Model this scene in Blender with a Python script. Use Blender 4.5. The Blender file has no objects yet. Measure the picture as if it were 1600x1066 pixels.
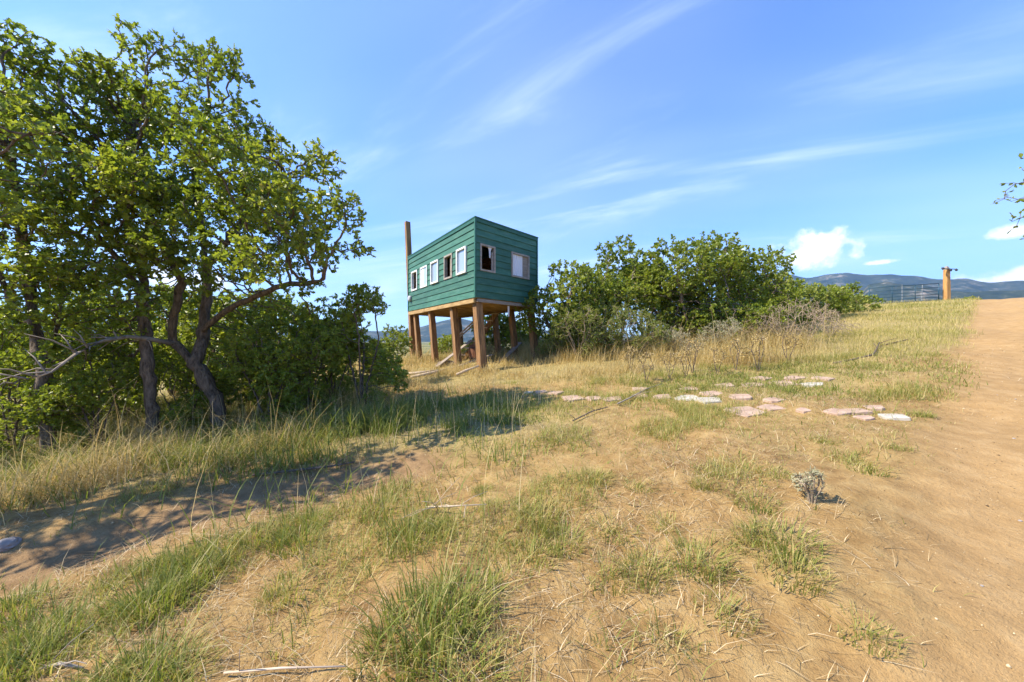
import bpy, bmesh, math, random
import numpy as np
from mathutils import Vector, Matrix

R = math.radians
rng = np.random.default_rng(7)
random.seed(7)
S = bpy.context.scene
COL = S.collection

# ------------------------------------------------------------------ camera, sky, sun, exposure
EYE = 1.55
F = 560.0                                   # focal length in px of a 1600 px wide frame
cam_d = bpy.data.cameras.new('camera')
cam = bpy.data.objects.new('camera', cam_d)
COL.objects.link(cam)
cam.location = (0, 0, EYE)
cam.rotation_euler = (R(90), 0, 0)
cam_d.sensor_width = 36
cam_d.lens = F / 1600 * 36
cam_d.clip_start = 0.05
cam_d.clip_end = 40000
S.camera = cam

SUN_EL = R(47)
SUN_AZ = R(-102)                            # measured from +Y towards +X
sun_dir = Vector((math.sin(SUN_AZ) * math.cos(SUN_EL), math.cos(SUN_AZ) * math.cos(SUN_EL), math.sin(SUN_EL)))
sd = bpy.data.lights.new('sun', 'SUN')
sd.energy = 5.0
sd.angle = R(0.5)
sd.color = (1.0, 0.91, 0.76)
sun = bpy.data.objects.new('sun', sd)
COL.objects.link(sun)
sun.rotation_euler = sun_dir.to_track_quat('Z', 'Y').to_euler()
sun.location = sun_dir * 50

W = bpy.data.worlds.new('World')
S.world = W
W.use_nodes = True
S.view_settings.view_transform = 'Standard'
S.view_settings.look = 'None'
S.view_settings.exposure = 1.06
S.view_settings.gamma = 1
S.view_settings.use_curve_mapping = False
S.cycles.max_bounces = 8
S.cycles.transparent_max_bounces = 8
S.cycles.volume_bounces = 0
S.cycles.use_denoising = True


class NT:
    """small helper for node trees"""
    def __init__(self, tree):
        self.t = tree
        tree.nodes.clear()

    def n(self, kind, **kw):
        nd = self.t.nodes.new(kind)
        for k, v in kw.items():
            if k == 'ins':
                for kk, vv in v.items():
                    self.set(nd, kk, vv)
            else:
                setattr(nd, k, v)
        return nd

    def set(self, nd, key, val):
        sock = nd.inputs[key]
        if isinstance(val, bpy.types.NodeSocket):
            self.t.links.new(val, sock)
        elif isinstance(val, bpy.types.Node):
            self.t.links.new(val.outputs[0], sock)
        else:
            sock.default_value = val

    def math(self, op, a, b=None, c=None, clamp=False):
        nd = self.n('ShaderNodeMath', operation=op, use_clamp=clamp)
        for i, v in enumerate((a, b, c)):
            if v is not None:
                self.set(nd, i, v)
        return nd.outputs[0]

    def mix(self, fac, a, b):
        nd = self.n('ShaderNodeMix', data_type='RGBA')
        self.set(nd, 0, fac)
        self.set(nd, 6, a)
        self.set(nd, 7, b)
        return nd.outputs[2]

    def noise(self, vec, scale, detail=4, rough=0.55, dist=0.0):
        nd = self.n('ShaderNodeTexNoise')
        if vec is not None:
            self.set(nd, 'Vector', vec)
        nd.inputs['Scale'].default_value = scale
        nd.inputs['Detail'].default_value = detail
        nd.inputs['Roughness'].default_value = rough
        nd.inputs['Distortion'].default_value = dist
        return nd.outputs[0]

    def ramp(self, fac, stops):
        nd = self.n('ShaderNodeValToRGB')
        cr = nd.color_ramp
        while len(cr.elements) < len(stops):
            cr.elements.new(0.5)
        for e, (p, c) in zip(cr.elements, stops):
            e.position = p
            e.color = c if len(c) == 4 else (*c, 1)
        self.set(nd, 0, fac)
        return nd.outputs[0]

    def smooth(self, v, lo, hi):
        nd = self.n('ShaderNodeMapRange', interpolation_type='SMOOTHSTEP')
        self.set(nd, 0, v)
        nd.inputs[1].default_value = lo
        nd.inputs[2].default_value = hi
        return nd.outputs[0]


def build_world():
    T = NT(W.node_tree)
    sky = T.n('ShaderNodeTexSky', sky_type='NISHITA')
    sky.sun_disc = False
    sky.sun_elevation = SUN_EL
    sky.sun_rotation = SUN_AZ
    sky.altitude = 300
    sky.air_density = 1.0
    sky.dust_density = 0.3
    sky.ozone_density = 3.0
    tc = T.n('ShaderNodeTexCoord')
    sep = T.n('ShaderNodeSeparateXYZ')
    T.set(sep, 0, tc.outputs['Generated'])
    x, y, z = sep.outputs
    az = T.math('ARCTAN2', x, y)
    el = T.math('ARCSINE', z)
    # cirrus: a sheet high above, streaks stretched along one direction
    zz = T.math('ADD', T.math('MAXIMUM', z, 0.0), 0.16)
    u = T.math('DIVIDE', x, zz)
    v = T.math('DIVIDE', y, zz)
    ca, sa = math.cos(R(-24)), math.sin(R(-24))
    s = T.math('ADD', T.math('MULTIPLY', u, ca), T.math('MULTIPLY', v, sa))
    q = T.math('SUBTRACT', T.math('MULTIPLY', v, ca), T.math('MULTIPLY', u, sa))
    cv = T.n('ShaderNodeCombineXYZ')
    T.set(cv, 0, T.math('MULTIPLY', s, 0.42))
    T.set(cv, 1, T.math('MULTIPLY', q, 1.5))
    cv.inputs[2].default_value = 6.3
    n1 = T.noise(cv.outputs[0], 1.1, 7, 0.6, 1.3)
    cb = T.n('ShaderNodeCombineXYZ')
    T.set(cb, 0, T.math('MULTIPLY', s, 0.5))
    T.set(cb, 1, q)
    cb.inputs[2].default_value = 16.1
    n2 = T.noise(cb.outputs[0], 0.7, 3, 0.5)
    cir = T.math('MULTIPLY', T.smooth(n1, 0.47, 0.80), T.smooth(n2, 0.36, 0.68))
    cir = T.math('MULTIPLY', cir, 0.52)
    cir = T.math('ADD', cir, T.math('MULTIPLY', T.smooth(n2, 0.40, 0.75), 0.20))
    # cumulus heads standing above the horizon all round
    cums = [(0.700, 0.185, 0.085, 0.060), (0.560, 0.205, 0.030, 0.018), (0.955, 0.100, 0.13, 0.026),
            (0.955, 0.175, 0.04, 0.018), (0.87, 0.085, 0.07, 0.012),
            (1.6, 0.15, 0.12, 0.06), (2.3, 0.16, 0.15, 0.07), (-1.2, 0.14, 0.12, 0.05), (-2.2, 0.15, 0.14, 0.06),
            (0.80, 0.152, 0.03, 0.008), (-0.75, 0.12, 0.1, 0.035), (2.9, 0.13, 0.12, 0.05)]
    nc = T.noise(tc.outputs['Generated'], 26, 6, 0.6)
    nb = T.noise(tc.outputs['Generated'], 9, 4, 0.55)
    cum = None
    for (a0, e0, ra, re) in cums:
        da = T.math('DIVIDE', T.math('SUBTRACT', az, a0), ra)
        de = T.math('DIVIDE', T.math('SUBTRACT', el, e0), re)
        # flatter underside
        de2 = T.math('MULTIPLY', de, T.math('ADD', 1.0, T.math('MULTIPLY', T.math('LESS_THAN', de, 0.0), 0.35)))
        rr = T.math('ADD', T.math('MULTIPLY', da, da), T.math('MULTIPLY', de2, de2))
        m = T.math('SUBTRACT', 1.0, rr)
        cum = m if cum is None else T.math('MAXIMUM', cum, m)
    shape = T.math('ADD', cum, T.math('MULTIPLY', T.math('SUBTRACT', nc, 0.5), 2.2))
    shape = T.math('ADD', shape, T.math('MULTIPLY', T.math('SUBTRACT', nb, 0.5), 1.6))
    cmask = T.math('MULTIPLY', T.smooth(shape, 0.15, 0.85), T.smooth(cum, -1.2, 0.2))
    ccol = T.ramp(shape, [(0.2, (5.6, 6.3, 7.6)), (0.9, (8.2, 8.3, 8.4))])
    # a faint veil low on the horizon
    veil = T.math('MULTIPLY', T.smooth(T.math('MULTIPLY', el, -1.0), -0.40, 0.02), 0.55)
    tint = T.n('ShaderNodeMix', data_type='RGBA', blend_type='MULTIPLY')
    tint.inputs[0].default_value = 1
    T.set(tint, 6, sky.outputs[0])
    tint.inputs[7].default_value = (0.53, 0.92, 1.50, 1)
    base = T.mix(veil, tint.outputs[2], (4.0, 5.2, 7.6, 1))
    c1 = T.mix(T.math('MINIMUM', cir, 0.8), base, (6.0, 6.8, 8.0, 1))
    c2 = T.mix(T.math('MULTIPLY', cmask, 0.92), c1, ccol)
    bg = T.n('ShaderNodeBackground')
    T.set(bg, 0, c2)
    bg.inputs[1].default_value = 0.114
    out = T.n('ShaderNodeOutputWorld')
    T.set(out, 0, bg.outputs[0])


build_world()


# ------------------------------------------------------------------ materials
def mat(name):
    m = bpy.data.materials.new(name)
    m.use_nodes = True
    return m, NT(m.node_tree)


def finish(T, bsdf, bump=None):
    out = T.n('ShaderNodeOutputMaterial')
    T.set(out, 0, bsdf if isinstance(bsdf, bpy.types.NodeSocket) else bsdf.outputs[0])


def bump(T, h, strength=0.5, dist=0.02):
    b = T.n('ShaderNodeBump')
    b.inputs['Strength'].default_value = strength
    b.inputs['Distance'].default_value = dist
    T.set(b, 'Height', h)
    return b.outputs[0]


def simple(name, c1, c2, scale=8, rough=0.8, bumpv=0.3, bdist=0.01, stretch=(1, 1, 1), detail=5, metallic=0.0, spec=0.3):
    m, T = mat(name)
    tc = T.n('ShaderNodeTexCoord')
    mp = T.n('ShaderNodeMapping')
    mp.inputs['Scale'].default_value = stretch
    T.set(mp, 0, tc.outputs['Object'])
    nz = T.noise(mp.outputs[0], scale, detail, 0.6)
    col = T.ramp(nz, [(0.3, c1), (0.7, c2)])
    p = T.n('ShaderNodeBsdfPrincipled')
    T.set(p, 'Base Color', col)
    p.inputs['Roughness'].default_value = rough
    p.inputs['Metallic'].default_value = metallic
    p.inputs['Specular IOR Level'].default_value = spec
    if bumpv:
        T.set(p, 'Normal', bump(T, nz, bumpv, bdist))
    finish(T, p)
    return m


def leafy(name, stops, trans=0.35, rough=0.5, spec=0.35, tint=(1.25, 1.25, 0.7)):
    """blades and leaves: colour by the per-piece random number 'rnd'"""
    m, T = mat(name)
    at = T.n('ShaderNodeAttribute', attribute_name='rnd')
    col = T.ramp(at.outputs['Fac'], stops)
    p = T.n('ShaderNodeBsdfPrincipled')
    T.set(p, 'Base Color', col)
    p.inputs['Roughness'].default_value = rough
    p.inputs['Specular IOR Level'].default_value = spec
    tr = T.n('ShaderNodeBsdfTranslucent')
    mu = T.n('ShaderNodeMix', data_type='RGBA', blend_type='MULTIPLY')
    mu.inputs[0].default_value = 1
    T.set(mu, 6, col)
    mu.inputs[7].default_value = (*tint, 1)
    T.set(tr, 0, mu.outputs[2])
    ms = T.n('ShaderNodeMixShader')
    ms.inputs[0].default_value = trans
    T.set(ms, 1, p.outputs[0])
    T.set(ms, 2, tr.outputs[0])
    finish(T, ms)
    return m


M = {}
M['oak_leaf'] = leafy('oak_leaf', [(0.0, (0.095, 0.142, 0.017)), (0.4, (0.200, 0.252, 0.028)), (0.85, (0.32, 0.350, 0.048)), (1.0, (0.42, 0.36, 0.08))], 0.48, 0.42, 0.45)
M['shrub_leaf'] = leafy('shrub_leaf', [(0.0, (0.11, 0.15, 0.028)), (0.6, (0.24, 0.27, 0.055)), (1.0, (0.38, 0.37, 0.10))], 0.42, 0.5, 0.35)
M['sage_leaf'] = leafy('sage_leaf', [(0.0, (0.30, 0.285, 0.15)), (1.0, (0.50, 0.47, 0.33))], 0.2, 0.7, 0.2)
M['green_grass'] = leafy('green_grass', [(0.0, (0.12, 0.165, 0.028)), (0.5, (0.23, 0.26, 0.050)), (0.8, (0.37, 0.34, 0.095)), (1.0, (0.56, 0.45, 0.20))], 0.42, 0.55, 0.3)
M['meadow_grass'] = leafy('meadow_grass', [(0.0, (0.17, 0.20, 0.040)), (0.4, (0.33, 0.31, 0.08)), (0.75, (0.51, 0.41, 0.15)), (1.0, (0.64, 0.50, 0.25))], 0.4, 0.6, 0.25)
M['dry_grass'] = leafy('dry_grass', [(0.0, (0.28, 0.24, 0.075)), (0.3, (0.48, 0.36, 0.13)), (0.7, (0.62, 0.47, 0.21)), (1.0, (0.72, 0.59, 0.34))], 0.4, 0.6, 0.25, (1.1, 1.05, 0.85))
M['straw'] = leafy('straw', [(0.0, (0.11, 0.07, 0.035)), (0.3, (0.27, 0.18, 0.085)), (0.7, (0.50, 0.37, 0.19)), (1.0, (0.70, 0.57, 0.36))], 0.1, 0.7, 0.2, (1, 1, 1))
M['bark'] = simple('bark', (0.05, 0.037, 0.026), (0.27, 0.20, 0.14), 24, 0.95, 1.0, 0.06, (1, 1, 0.28), 8)
M['dead_wood'] = simple('dead_wood', (0.18, 0.145, 0.11), (0.38, 0.32, 0.26), 12, 0.85, 0.5, 0.01, (1, 1, 0.3))
M['twig_grey'] = simple('twig_grey', (0.19, 0.14, 0.09), (0.38, 0.295, 0.20), 6, 0.85, 0.2)
M['log_pale'] = simple('log_pale', (0.36, 0.27, 0.18), (0.58, 0.46, 0.33), 6, 0.85, 0.5, 0.01)
M['post_wood'] = simple('post_wood', (0.085, 0.052, 0.028), (0.44, 0.235, 0.092), 7, 0.85, 1.0, 0.03, (3, 3, 0.25), 10)
M['joist_wood'] = simple('joist_wood', (0.26, 0.16, 0.06), (0.50, 0.33, 0.14), 5, 0.8, 0.3, 0.008, (0.6, 0.6, 3))
M['grey_board'] = simple('grey_board', (0.20, 0.16, 0.12), (0.34, 0.28, 0.22), 6, 0.85, 0.3, 0.005, (0.6, 0.6, 3))
M['inner_wood'] = simple('inner_wood', (0.20, 0.085, 0.04), (0.36, 0.165, 0.08), 5, 0.7, 0.3, 0.01, (0.5, 0.5, 6))
def paint_mat():
    m, T = mat('green_paint')
    tc = T.n('ShaderNodeTexCoord')
    oi = T.n('ShaderNodeObjectInfo')
    g = T.n('ShaderNodeNewGeometry')
    mp = T.n('ShaderNodeMapping')
    mp.inputs['Scale'].default_value = (1, 1, 5)
    T.set(mp, 0, g.outputs['Position'])
    n1 = T.noise(mp.outputs[0], 1.6, 7, 0.65)
    n2 = T.noise(mp.outputs[0], 14, 5, 0.6)
    c = T.ramp(n1, [(0.3, (0.030, 0.104, 0.066)), (0.52, (0.045, 0.142, 0.092)), (0.75, (0.088, 0.185, 0.128))])
    br = T.math('ADD', 0.82, T.math('MULTIPLY', oi.outputs['Random'], 0.36))
    mu = T.n('ShaderNodeMix', data_type='RGBA', blend_type='MULTIPLY')
    mu.inputs[0].default_value = 1
    T.set(mu, 6, c)
    cc = T.n('ShaderNodeCombineColor')
    for i in range(3):
        T.set(cc, i, br)
    T.set(mu, 7, cc.outputs[0])
    st = T.mix(T.math('MULTIPLY', T.smooth(n2, 0.58, 0.75), 0.35), mu.outputs[2], (0.10, 0.13, 0.09, 1))
    p = T.n('ShaderNodeBsdfPrincipled')
    T.set(p, 'Base Color', st)
    p.inputs['Roughness'].default_value = 0.6
    p.inputs['Specular IOR Level'].default_value = 0.3
    T.set(p, 'Normal', bump(T, n2, 0.25, 0.004))
    finish(T, p)
    return m


M['green_paint'] = paint_mat()
M['green_trim'] = simple('green_trim', (0.024, 0.10, 0.062), (0.036, 0.13, 0.084), 4, 0.5, 0.1, 0.004)
M['white_paint'] = simple('white_paint', (0.66, 0.64, 0.58), (0.80, 0.79, 0.75), 9, 0.6, 0.1, 0.003)
M['worn_frame'] = simple('worn_frame', (0.24, 0.20, 0.16), (0.40, 0.36, 0.30), 9, 0.75, 0.2, 0.003)
M['curtain'] = simple('curtain', (0.62, 0.63, 0.66), (0.78, 0.78, 0.80), 3, 0.9, 0.3, 0.01, (8, 8, 0.3))
M['meter_grey'] = simple('meter_grey', (0.36, 0.37, 0.37), (0.48, 0.48, 0.48), 5, 0.5, 0.05)
M['gate_paint'] = simple('gate_paint', (0.010, 0.05, 0.085), (0.018, 0.075, 0.115), 5, 0.45, 0.05, 0.003, (1, 1, 1), 4, 0.2, 0.5)
M['gate_post_wood'] = simple('gate_post_wood', (0.34, 0.17, 0.05), (0.55, 0.30, 0.10), 3, 0.8, 0.5, 0.01, (2, 2, 0.4))
M['black_metal'] = simple('black_metal', (0.012, 0.013, 0.016), (0.03, 0.03, 0.035), 5, 0.5, 0.05)
M['tpost_metal'] = simple('tpost_metal', (0.20, 0.22, 0.23), (0.34, 0.36, 0.36), 5, 0.6, 0.05)
M['rust'] = simple('rust', (0.11, 0.045, 0.025), (0.25, 0.11, 0.055), 7, 0.85, 0.3, 0.01)
M['rock'] = simple('rock', (0.22, 0.19, 0.165), (0.38, 0.34, 0.30), 6, 0.9, 0.6, 0.02)
M['rubble'] = simple('rubble', (0.13, 0.09, 0.055), (0.30, 0.22, 0.14), 6, 0.9, 0.6, 0.02)
M['stone_pink'] = simple('stone_pink', (0.31, 0.205, 0.14), (0.48, 0.345, 0.25), 5, 0.9, 0.5, 0.015, (1, 1, 1), 8)
M['stone_pale'] = simple('stone_pale', (0.33, 0.29, 0.22), (0.52, 0.47, 0.38), 5, 0.9, 0.5, 0.015, (1, 1, 1), 8)


def glass_mat():
    m, T = mat('window_glass')
    p = T.n('ShaderNodeBsdfPrincipled')
    p.inputs['Base Color'].default_value = (0.30, 0.36, 0.44, 1)
    p.inputs['Roughness'].default_value = 0.06
    p.inputs['Specular IOR Level'].default_value = 1.0
    p.inputs['Coat Weight'].default_value = 0.6
    finish(T, p)
    return m


M['glass'] = glass_mat()


def ground_mat():
    m, T = mat('ground_soil')
    g = T.n('ShaderNodeNewGeometry')
    pos = g.outputs['Position']
    road = T.n('ShaderNodeAttribute', attribute_name='road').outputs['Fac']
    veg = T.n('ShaderNodeAttribute', attribute_name='veg').outputs['Fac']
    path = T.n('ShaderNodeAttribute', attribute_name='path').outputs['Fac']
    n_big = T.noise(pos, 0.55, 5, 0.6)
    n_mid = T.noise(pos, 5.0, 6, 0.65)
    n_fine = T.noise(pos, 34.0, 6, 0.7)
    n_grit = T.noise(pos, 150.0, 3, 0.6)
    dirt = T.ramp(n_mid, [(0.28, (0.215, 0.124, 0.045)), (0.5, (0.345, 0.218, 0.084)), (0.72, (0.445, 0.308, 0.132))])
    rd = T.ramp(n_mid, [(0.25, (0.335, 0.203, 0.080)), (0.55, (0.43, 0.273, 0.116)), (0.8, (0.51, 0.348, 0.165))])
    thatch = T.ramp(n_fine, [(0.3, (0.17, 0.125, 0.045)), (0.5, (0.33, 0.26, 0.10)), (0.7, (0.46, 0.36, 0.17))])
    soil = T.ramp(n_mid, [(0.3, (0.20, 0.122, 0.058)), (0.7, (0.35, 0.225, 0.11))])
    c = T.mix(road, dirt, rd)
    c = T.mix(path, c, soil)
    vm = T.math('MULTIPLY', veg, T.smooth(T.math('ADD', n_fine, T.math('MULTIPLY', veg, 0.45)), 0.45, 0.75))
    c = T.mix(vm, c, thatch)
    far = T.n('ShaderNodeAttribute', attribute_name='far').outputs['Fac']
    n_far = T.noise(pos, 0.03, 6, 0.65)
    c = T.mix(far, c, T.ramp(n_far, [(0.38, (0.075, 0.095, 0.032)), (0.5, (0.17, 0.17, 0.06)), (0.62, (0.34, 0.28, 0.12))]))
    mu = T.n('ShaderNodeMix', data_type='RGBA', blend_type='MULTIPLY')
    mu.inputs[0].default_value = 1
    T.set(mu, 6, c)
    T.set(mu, 7, T.ramp(T.math('ADD', T.math('MULTIPLY', n_big, 0.5), T.math('MULTIPLY', n_grit, 0.5)), [(0.3, (0.78, 0.77, 0.76)), (0.65, (1.08, 1.08, 1.08))]))
    p = T.n('ShaderNodeBsdfPrincipled')
    T.set(p, 'Base Color', mu.outputs[2])
    p.inputs['Roughness'].default_value = 0.95
    p.inputs['Specular IOR Level'].default_value = 0.1
    h = T.math('ADD', T.math('MULTIPLY', n_mid, 0.5), T.math('ADD', T.math('MULTIPLY', n_fine, 0.35), T.math('MULTIPLY', n_grit, 0.12)))
    T.set(p, 'Normal', bump(T, h, 0.9, 0.06))
    finish(T, p)
    return m


M['ground'] = ground_mat()


def mountain_mat():
    m, T = mat('mountain_forest')
    g = T.n('ShaderNodeNewGeometry')
    n = T.noise(g.outputs['Position'], 0.006, 8, 0.65)
    n2 = T.noise(g.outputs['Position'], 0.03, 5, 0.7)
    c = T.ramp(T.math('ADD', T.math('MULTIPLY', n, 0.6), T.math('MULTIPLY', n2, 0.4)),
               [(0.40, (0.014, 0.026, 0.020)), (0.53, (0.04, 0.055, 0.036)), (0.59, (0.13, 0.12, 0.085)), (0.66, (0.36, 0.29, 0.23))])
    p = T.n('ShaderNodeBsdfPrincipled')
    T.set(p, 'Base Color', c)
    p.inputs['Roughness'].default_value = 1
    p.inputs['Specular IOR Level'].default_value = 0
    finish(T, p)
    return m


M['mountain'] = mountain_mat()


# ------------------------------------------------------------------ mesh helpers
def tag(o, label=None, cat=None, group=None, kind=None):
    if label:
        o['label'] = label
    if cat:
        o['category'] = cat
    if group:
        o['group'] = group
    if kind:
        o['kind'] = kind
    return o


def mesh_np(name, V, polys, m, attrs=None, smooth=False):
    """V (n,3); polys: list of int arrays (k, corners)"""
    me = bpy.data.meshes.new(name)
    V = np.asarray(V, dtype=np.float32)
    me.vertices.add(len(V))
    me.vertices.foreach_set('co', V.ravel())
    loops = np.concatenate([p.ravel() for p in polys]).astype(np.int32)
    tot = np.concatenate([np.full(len(p), p.shape[1], np.int32) for p in polys])
    start = np.concatenate([[0], np.cumsum(tot)[:-1]]).astype(np.int32)
    me.loops.add(len(loops))
    me.loops.foreach_set('vertex_index', loops)
    me.polygons.add(len(tot))
    me.polygons.foreach_set('loop_start', start)
    if smooth:
        me.polygons.foreach_set('use_smooth', np.ones(len(tot), bool))
    for k, a in (attrs or {}).items():
        at = me.attributes.new(k, 'FLOAT', 'POINT')
        at.data.foreach_set('value', np.asarray(a, np.float32))
    me.update(calc_edges=True)
    if m:
        me.materials.append(m)
    return me


def link(name, me, parent=None, loc=None, rz=None):
    o = bpy.data.objects.new(name, me)
    COL.objects.link(o)
    if parent:
        o.parent = parent
    if loc is not None:
        o.location = loc
    if rz is not None:
        o.rotation_euler = (0, 0, rz)
    return o


def empty(name, loc=(0, 0, 0), rz=0.0):
    return link(name, None, None, loc, rz)


def copy_tree(o, parent=None):
    c = o.copy()
    COL.objects.link(c)
    if parent:
        c.parent = parent
    for ch in list(o.children):
        copy_tree(ch, c)
    return c


class MB:
    """collects boxes, prisms and tubes into one mesh"""
    def __init__(self):
        self.v, self.f = [], []

    def hexa(self, pts):
        """8 points: bottom ring of four, then top ring of four"""
        b = len(self.v)
        self.v += [tuple(p) for p in pts]
        self.f += [(b + 3, b + 2, b + 1, b), (b + 4, b + 5, b + 6, b + 7)]
        for i in range(4):
            j = (i + 1) % 4
            self.f.append((b + i, b + j, b + 4 + j, b + 4 + i))
        return self

    def box(self, c, sx, sy, sz, ax=None, ay=None):
        """centre of the base, sizes, horizontal axes"""
        c = Vector(c)
        ax = Vector(ax or (1, 0, 0)) * sx / 2
        ay = Vector(ay or (0, 1, 0)) * sy / 2
        up = Vector((0, 0, sz))
        ring = [c - ax - ay, c + ax - ay, c + ax + ay, c - ax + ay]
        return self.hexa(ring + [p + up for p in ring])

    def tube(self, pts, rad, k=8, cap=True):
        pts = [Vector(p) for p in pts]
        if not hasattr(rad, '__len__'):
            rad = [rad] * len(pts)
        b = len(self.v)
        for i, p in enumerate(pts):
            d = (pts[min(i + 1, len(pts) - 1)] - pts[max(i - 1, 0)]).normalized()
            ref = Vector((0.31, 0.9, 0.17)) if abs(d.z) > 0.5 else Vector((0, 0, 1))
            a = d.cross(ref).normalized()
            c = d.cross(a)
            for j in range(k):
                t = 2 * math.pi * j / k
                self.v.append(tuple(p + (a * math.cos(t) + c * math.sin(t)) * rad[i]))
        for i in range(len(pts) - 1):
            for j in range(k):
                j2 = (j + 1) % k
                self.f.append((b + i * k + j, b + i * k + j2, b + (i + 1) * k + j2, b + (i + 1) * k + j))
        if cap:
            self.f.append(tuple(b + j for j in range(k))[::-1])
            self.f.append(tuple(b + (len(pts) - 1) * k + j for j in range(k)))
        return self

    def build(self, name, m, parent=None, bevel=0.0, smooth=False):
        me = bpy.data.meshes.new(name)
        me.from_pydata(self.v, [], self.f)
        bm = bmesh.new()
        bm.from_mesh(me)
        bmesh.ops.recalc_face_normals(bm, faces=bm.faces)
        if bevel:
            bmesh.ops.bevel(bm, geom=list(bm.edges), offset=bevel, segments=1, affect='EDGES')
        bm.to_mesh(me)
        bm.free()
        if smooth:
            for p in me.polygons:
                p.use_smooth = True
        me.materials.append(m)
        return link(name, me, parent)


# ------------------------------------------------------------------ terrain
def vnoise(x, y, seed=0):
    xi = np.floor(x).astype(np.int64)
    yi = np.floor(y).astype(np.int64)
    fx, fy = x - xi, y - yi
    fx = fx * fx * (3 - 2 * fx)
    fy = fy * fy * (3 - 2 * fy)

    def h(a, b):
        n = (a * 374761393 + b * 668265263 + seed * 974634777) & 0x7fffffff
        n = ((n ^ (n >> 13)) * 1274126177) & 0x7fffffff
        return ((n ^ (n >> 16)) & 0xffff) / 65535.0
    return (h(xi, yi) * (1 - fx) + h(xi + 1, yi) * fx) * (1 - fy) + (h(xi, yi + 1) * (1 - fx) + h(xi + 1, yi + 1) * fx) * fy


def fbm(x, y, sc, oct=4, seed=0):
    t, a, s = 0, 0.5, sc
    for i in range(oct):
        t = t + a * vnoise(x * s + 17.3 * i, y * s - 9.1 * i, seed + i)
        a *= 0.5
        s *= 2.03
    return t / (1 - 0.5 ** oct)


def sstep(v, a, b):
    t = np.clip((v - a) / (b - a), 0, 1)
    return t * t * (3 - 2 * t)


_d = np.linspace(-300, 900, 4801)
_sl = 0.11 * sstep(_d, -40, -12) - 0.18 * sstep(_d, 37, 52) + 0.07 * sstep(_d, 120, 220)
_P = np.concatenate([[0], np.cumsum((_sl[1:] + _sl[:-1]) / 2 * np.diff(_d))])
_P -= np.interp(0, _d, _P)
PLAIN = -5.0
RD = np.array([0.795, 0.606])               # direction of the road
RN = np.array([0.606, -0.795])              # towards its right side


def road_s(x, y):
    """signed distance into the road from its left edge"""
    w = 0.35 * (fbm(x, y, 0.55, 3, 5) - 0.5) + 0.2 * (fbm(x, y, 2.5, 2, 8) - 0.5)
    return (x - 1.42) * RN[0] + (y - 1.5) * RN[1] + w


PATH = np.array([(-9.5, -1.2), (-6.0, 1.2), (-3.9, 2.65), (-2.7, 3.45), (-1.75, 3.9), (-1.2, 4.0)])


def path_d(x, y):
    best = np.full(np.shape(x), 1e9)
    for (a, b) in zip(PATH[:-1], PATH[1:]):
        ab = b - a
        t = np.clip(((x - a[0]) * ab[0] + (y - a[1]) * ab[1]) / (ab @ ab), 0, 1)
        best = np.minimum(best, np.hypot(x - a[0] - t * ab[0], y - a[1] - t * ab[1]))
    return best


def H(x, y, fine=True):
    x = np.asarray(x, float)
    y = np.asarray(y, float)
    r = np.hypot(x, y)
    z = np.interp(0.76 * x + 0.65 * y, _d, _P)
    S_ = 1 - sstep(x - 3 - 0.35 * (y - 14), 0, 9)
    z = z - 0.17 * np.logaddexp(0, (y - 15.5) / 1.2) * 1.2 * S_
    z = PLAIN + np.logaddexp(0, (z - PLAIN) * 1.2) / 1.2
    k = sstep(r, 260, 700)
    z = z * (1 - k) + PLAIN * k
    z = z + 6.0 * (fbm(x, y, 0.004, 3, 3) - 0.5) * sstep(r, 90, 400) * (1 - 0.7 * sstep(r, 900, 3000))
    if fine:
        near = 1 - sstep(r, 25, 80)
        rs = road_s(x, y)
        onroad = sstep(rs, -0.3, 0.5) * (1 - sstep(rs, 4.2, 5.2))
        b = 0.16 * (fbm(x, y, 0.45, 3, 11) - 0.5) + 0.10 * (fbm(x, y, 1.7, 3, 21) - 0.5) * (1 - 0.6 * onroad) \
            + 0.05 * (fbm(x, y, 6.0, 3, 31) - 0.5) * (1 - 0.55 * onroad)
        z = z + b * near
        z = z - 0.07 * onroad * near
        for rc in (0.95, 2.55):
            z = z - 0.05 * near * np.exp(-((rs - rc + .12 * np.sin(x * .9)) / .22) ** 2)
        z = z - 0.09 * np.exp(-(path_d(x, y) / 0.42) ** 2)
    return z


def at(px, py, d):
    """a point at depth d seen in direction (px, py) of the 1600 px frame"""
    return Vector(((px - 800) / F * d, d, EYE + (533 - py) / F * d))


def gp(px, py):
    """where that direction meets the ground"""
    t = (px - 800) / F
    s = (533 - py) / F
    y = 1.0
    last = None
    while y < 120:
        dz = EYE + s * y - float(H(t * y, y))
        if dz < 0:
            a, b = last, y
            for _ in range(20):
                mth = (a + b) / 2
                if EYE + s * mth - float(H(t * mth, mth)) < 0:
                    b = mth
                else:
                    a = mth
            return Vector((t * b, b, float(H(t * b, b))))
        last = y
        y += 0.05 if y < 15 else 0.3
    return Vector((t * 30, 30, float(H(t * 30, 30))))


def on(x, y, dz=0.0):
    return Vector((x, y, float(H(x, y)) + dz))


# vegetation fields, world space
def f_green(x, y):
    """short green grass round the flagstones and under the trees"""
    e1 = np.exp(-(((x + 1.2) / 2.3) ** 2 + ((y - 5.5) / 1.4) ** 2))
    e2 = np.exp(-(((x - 4.6) / 2.6) ** 2 + ((y - 6.6) / 1.3) ** 2))
    e3 = sstep(-x, 2.6, 3.6) * sstep(y - (4.05 + 0.42 * (x + 3)), -0.1, 0.7)
    return np.clip(np.maximum(np.maximum(e1 * 1.4, e2), e3), 0, 1)


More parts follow.
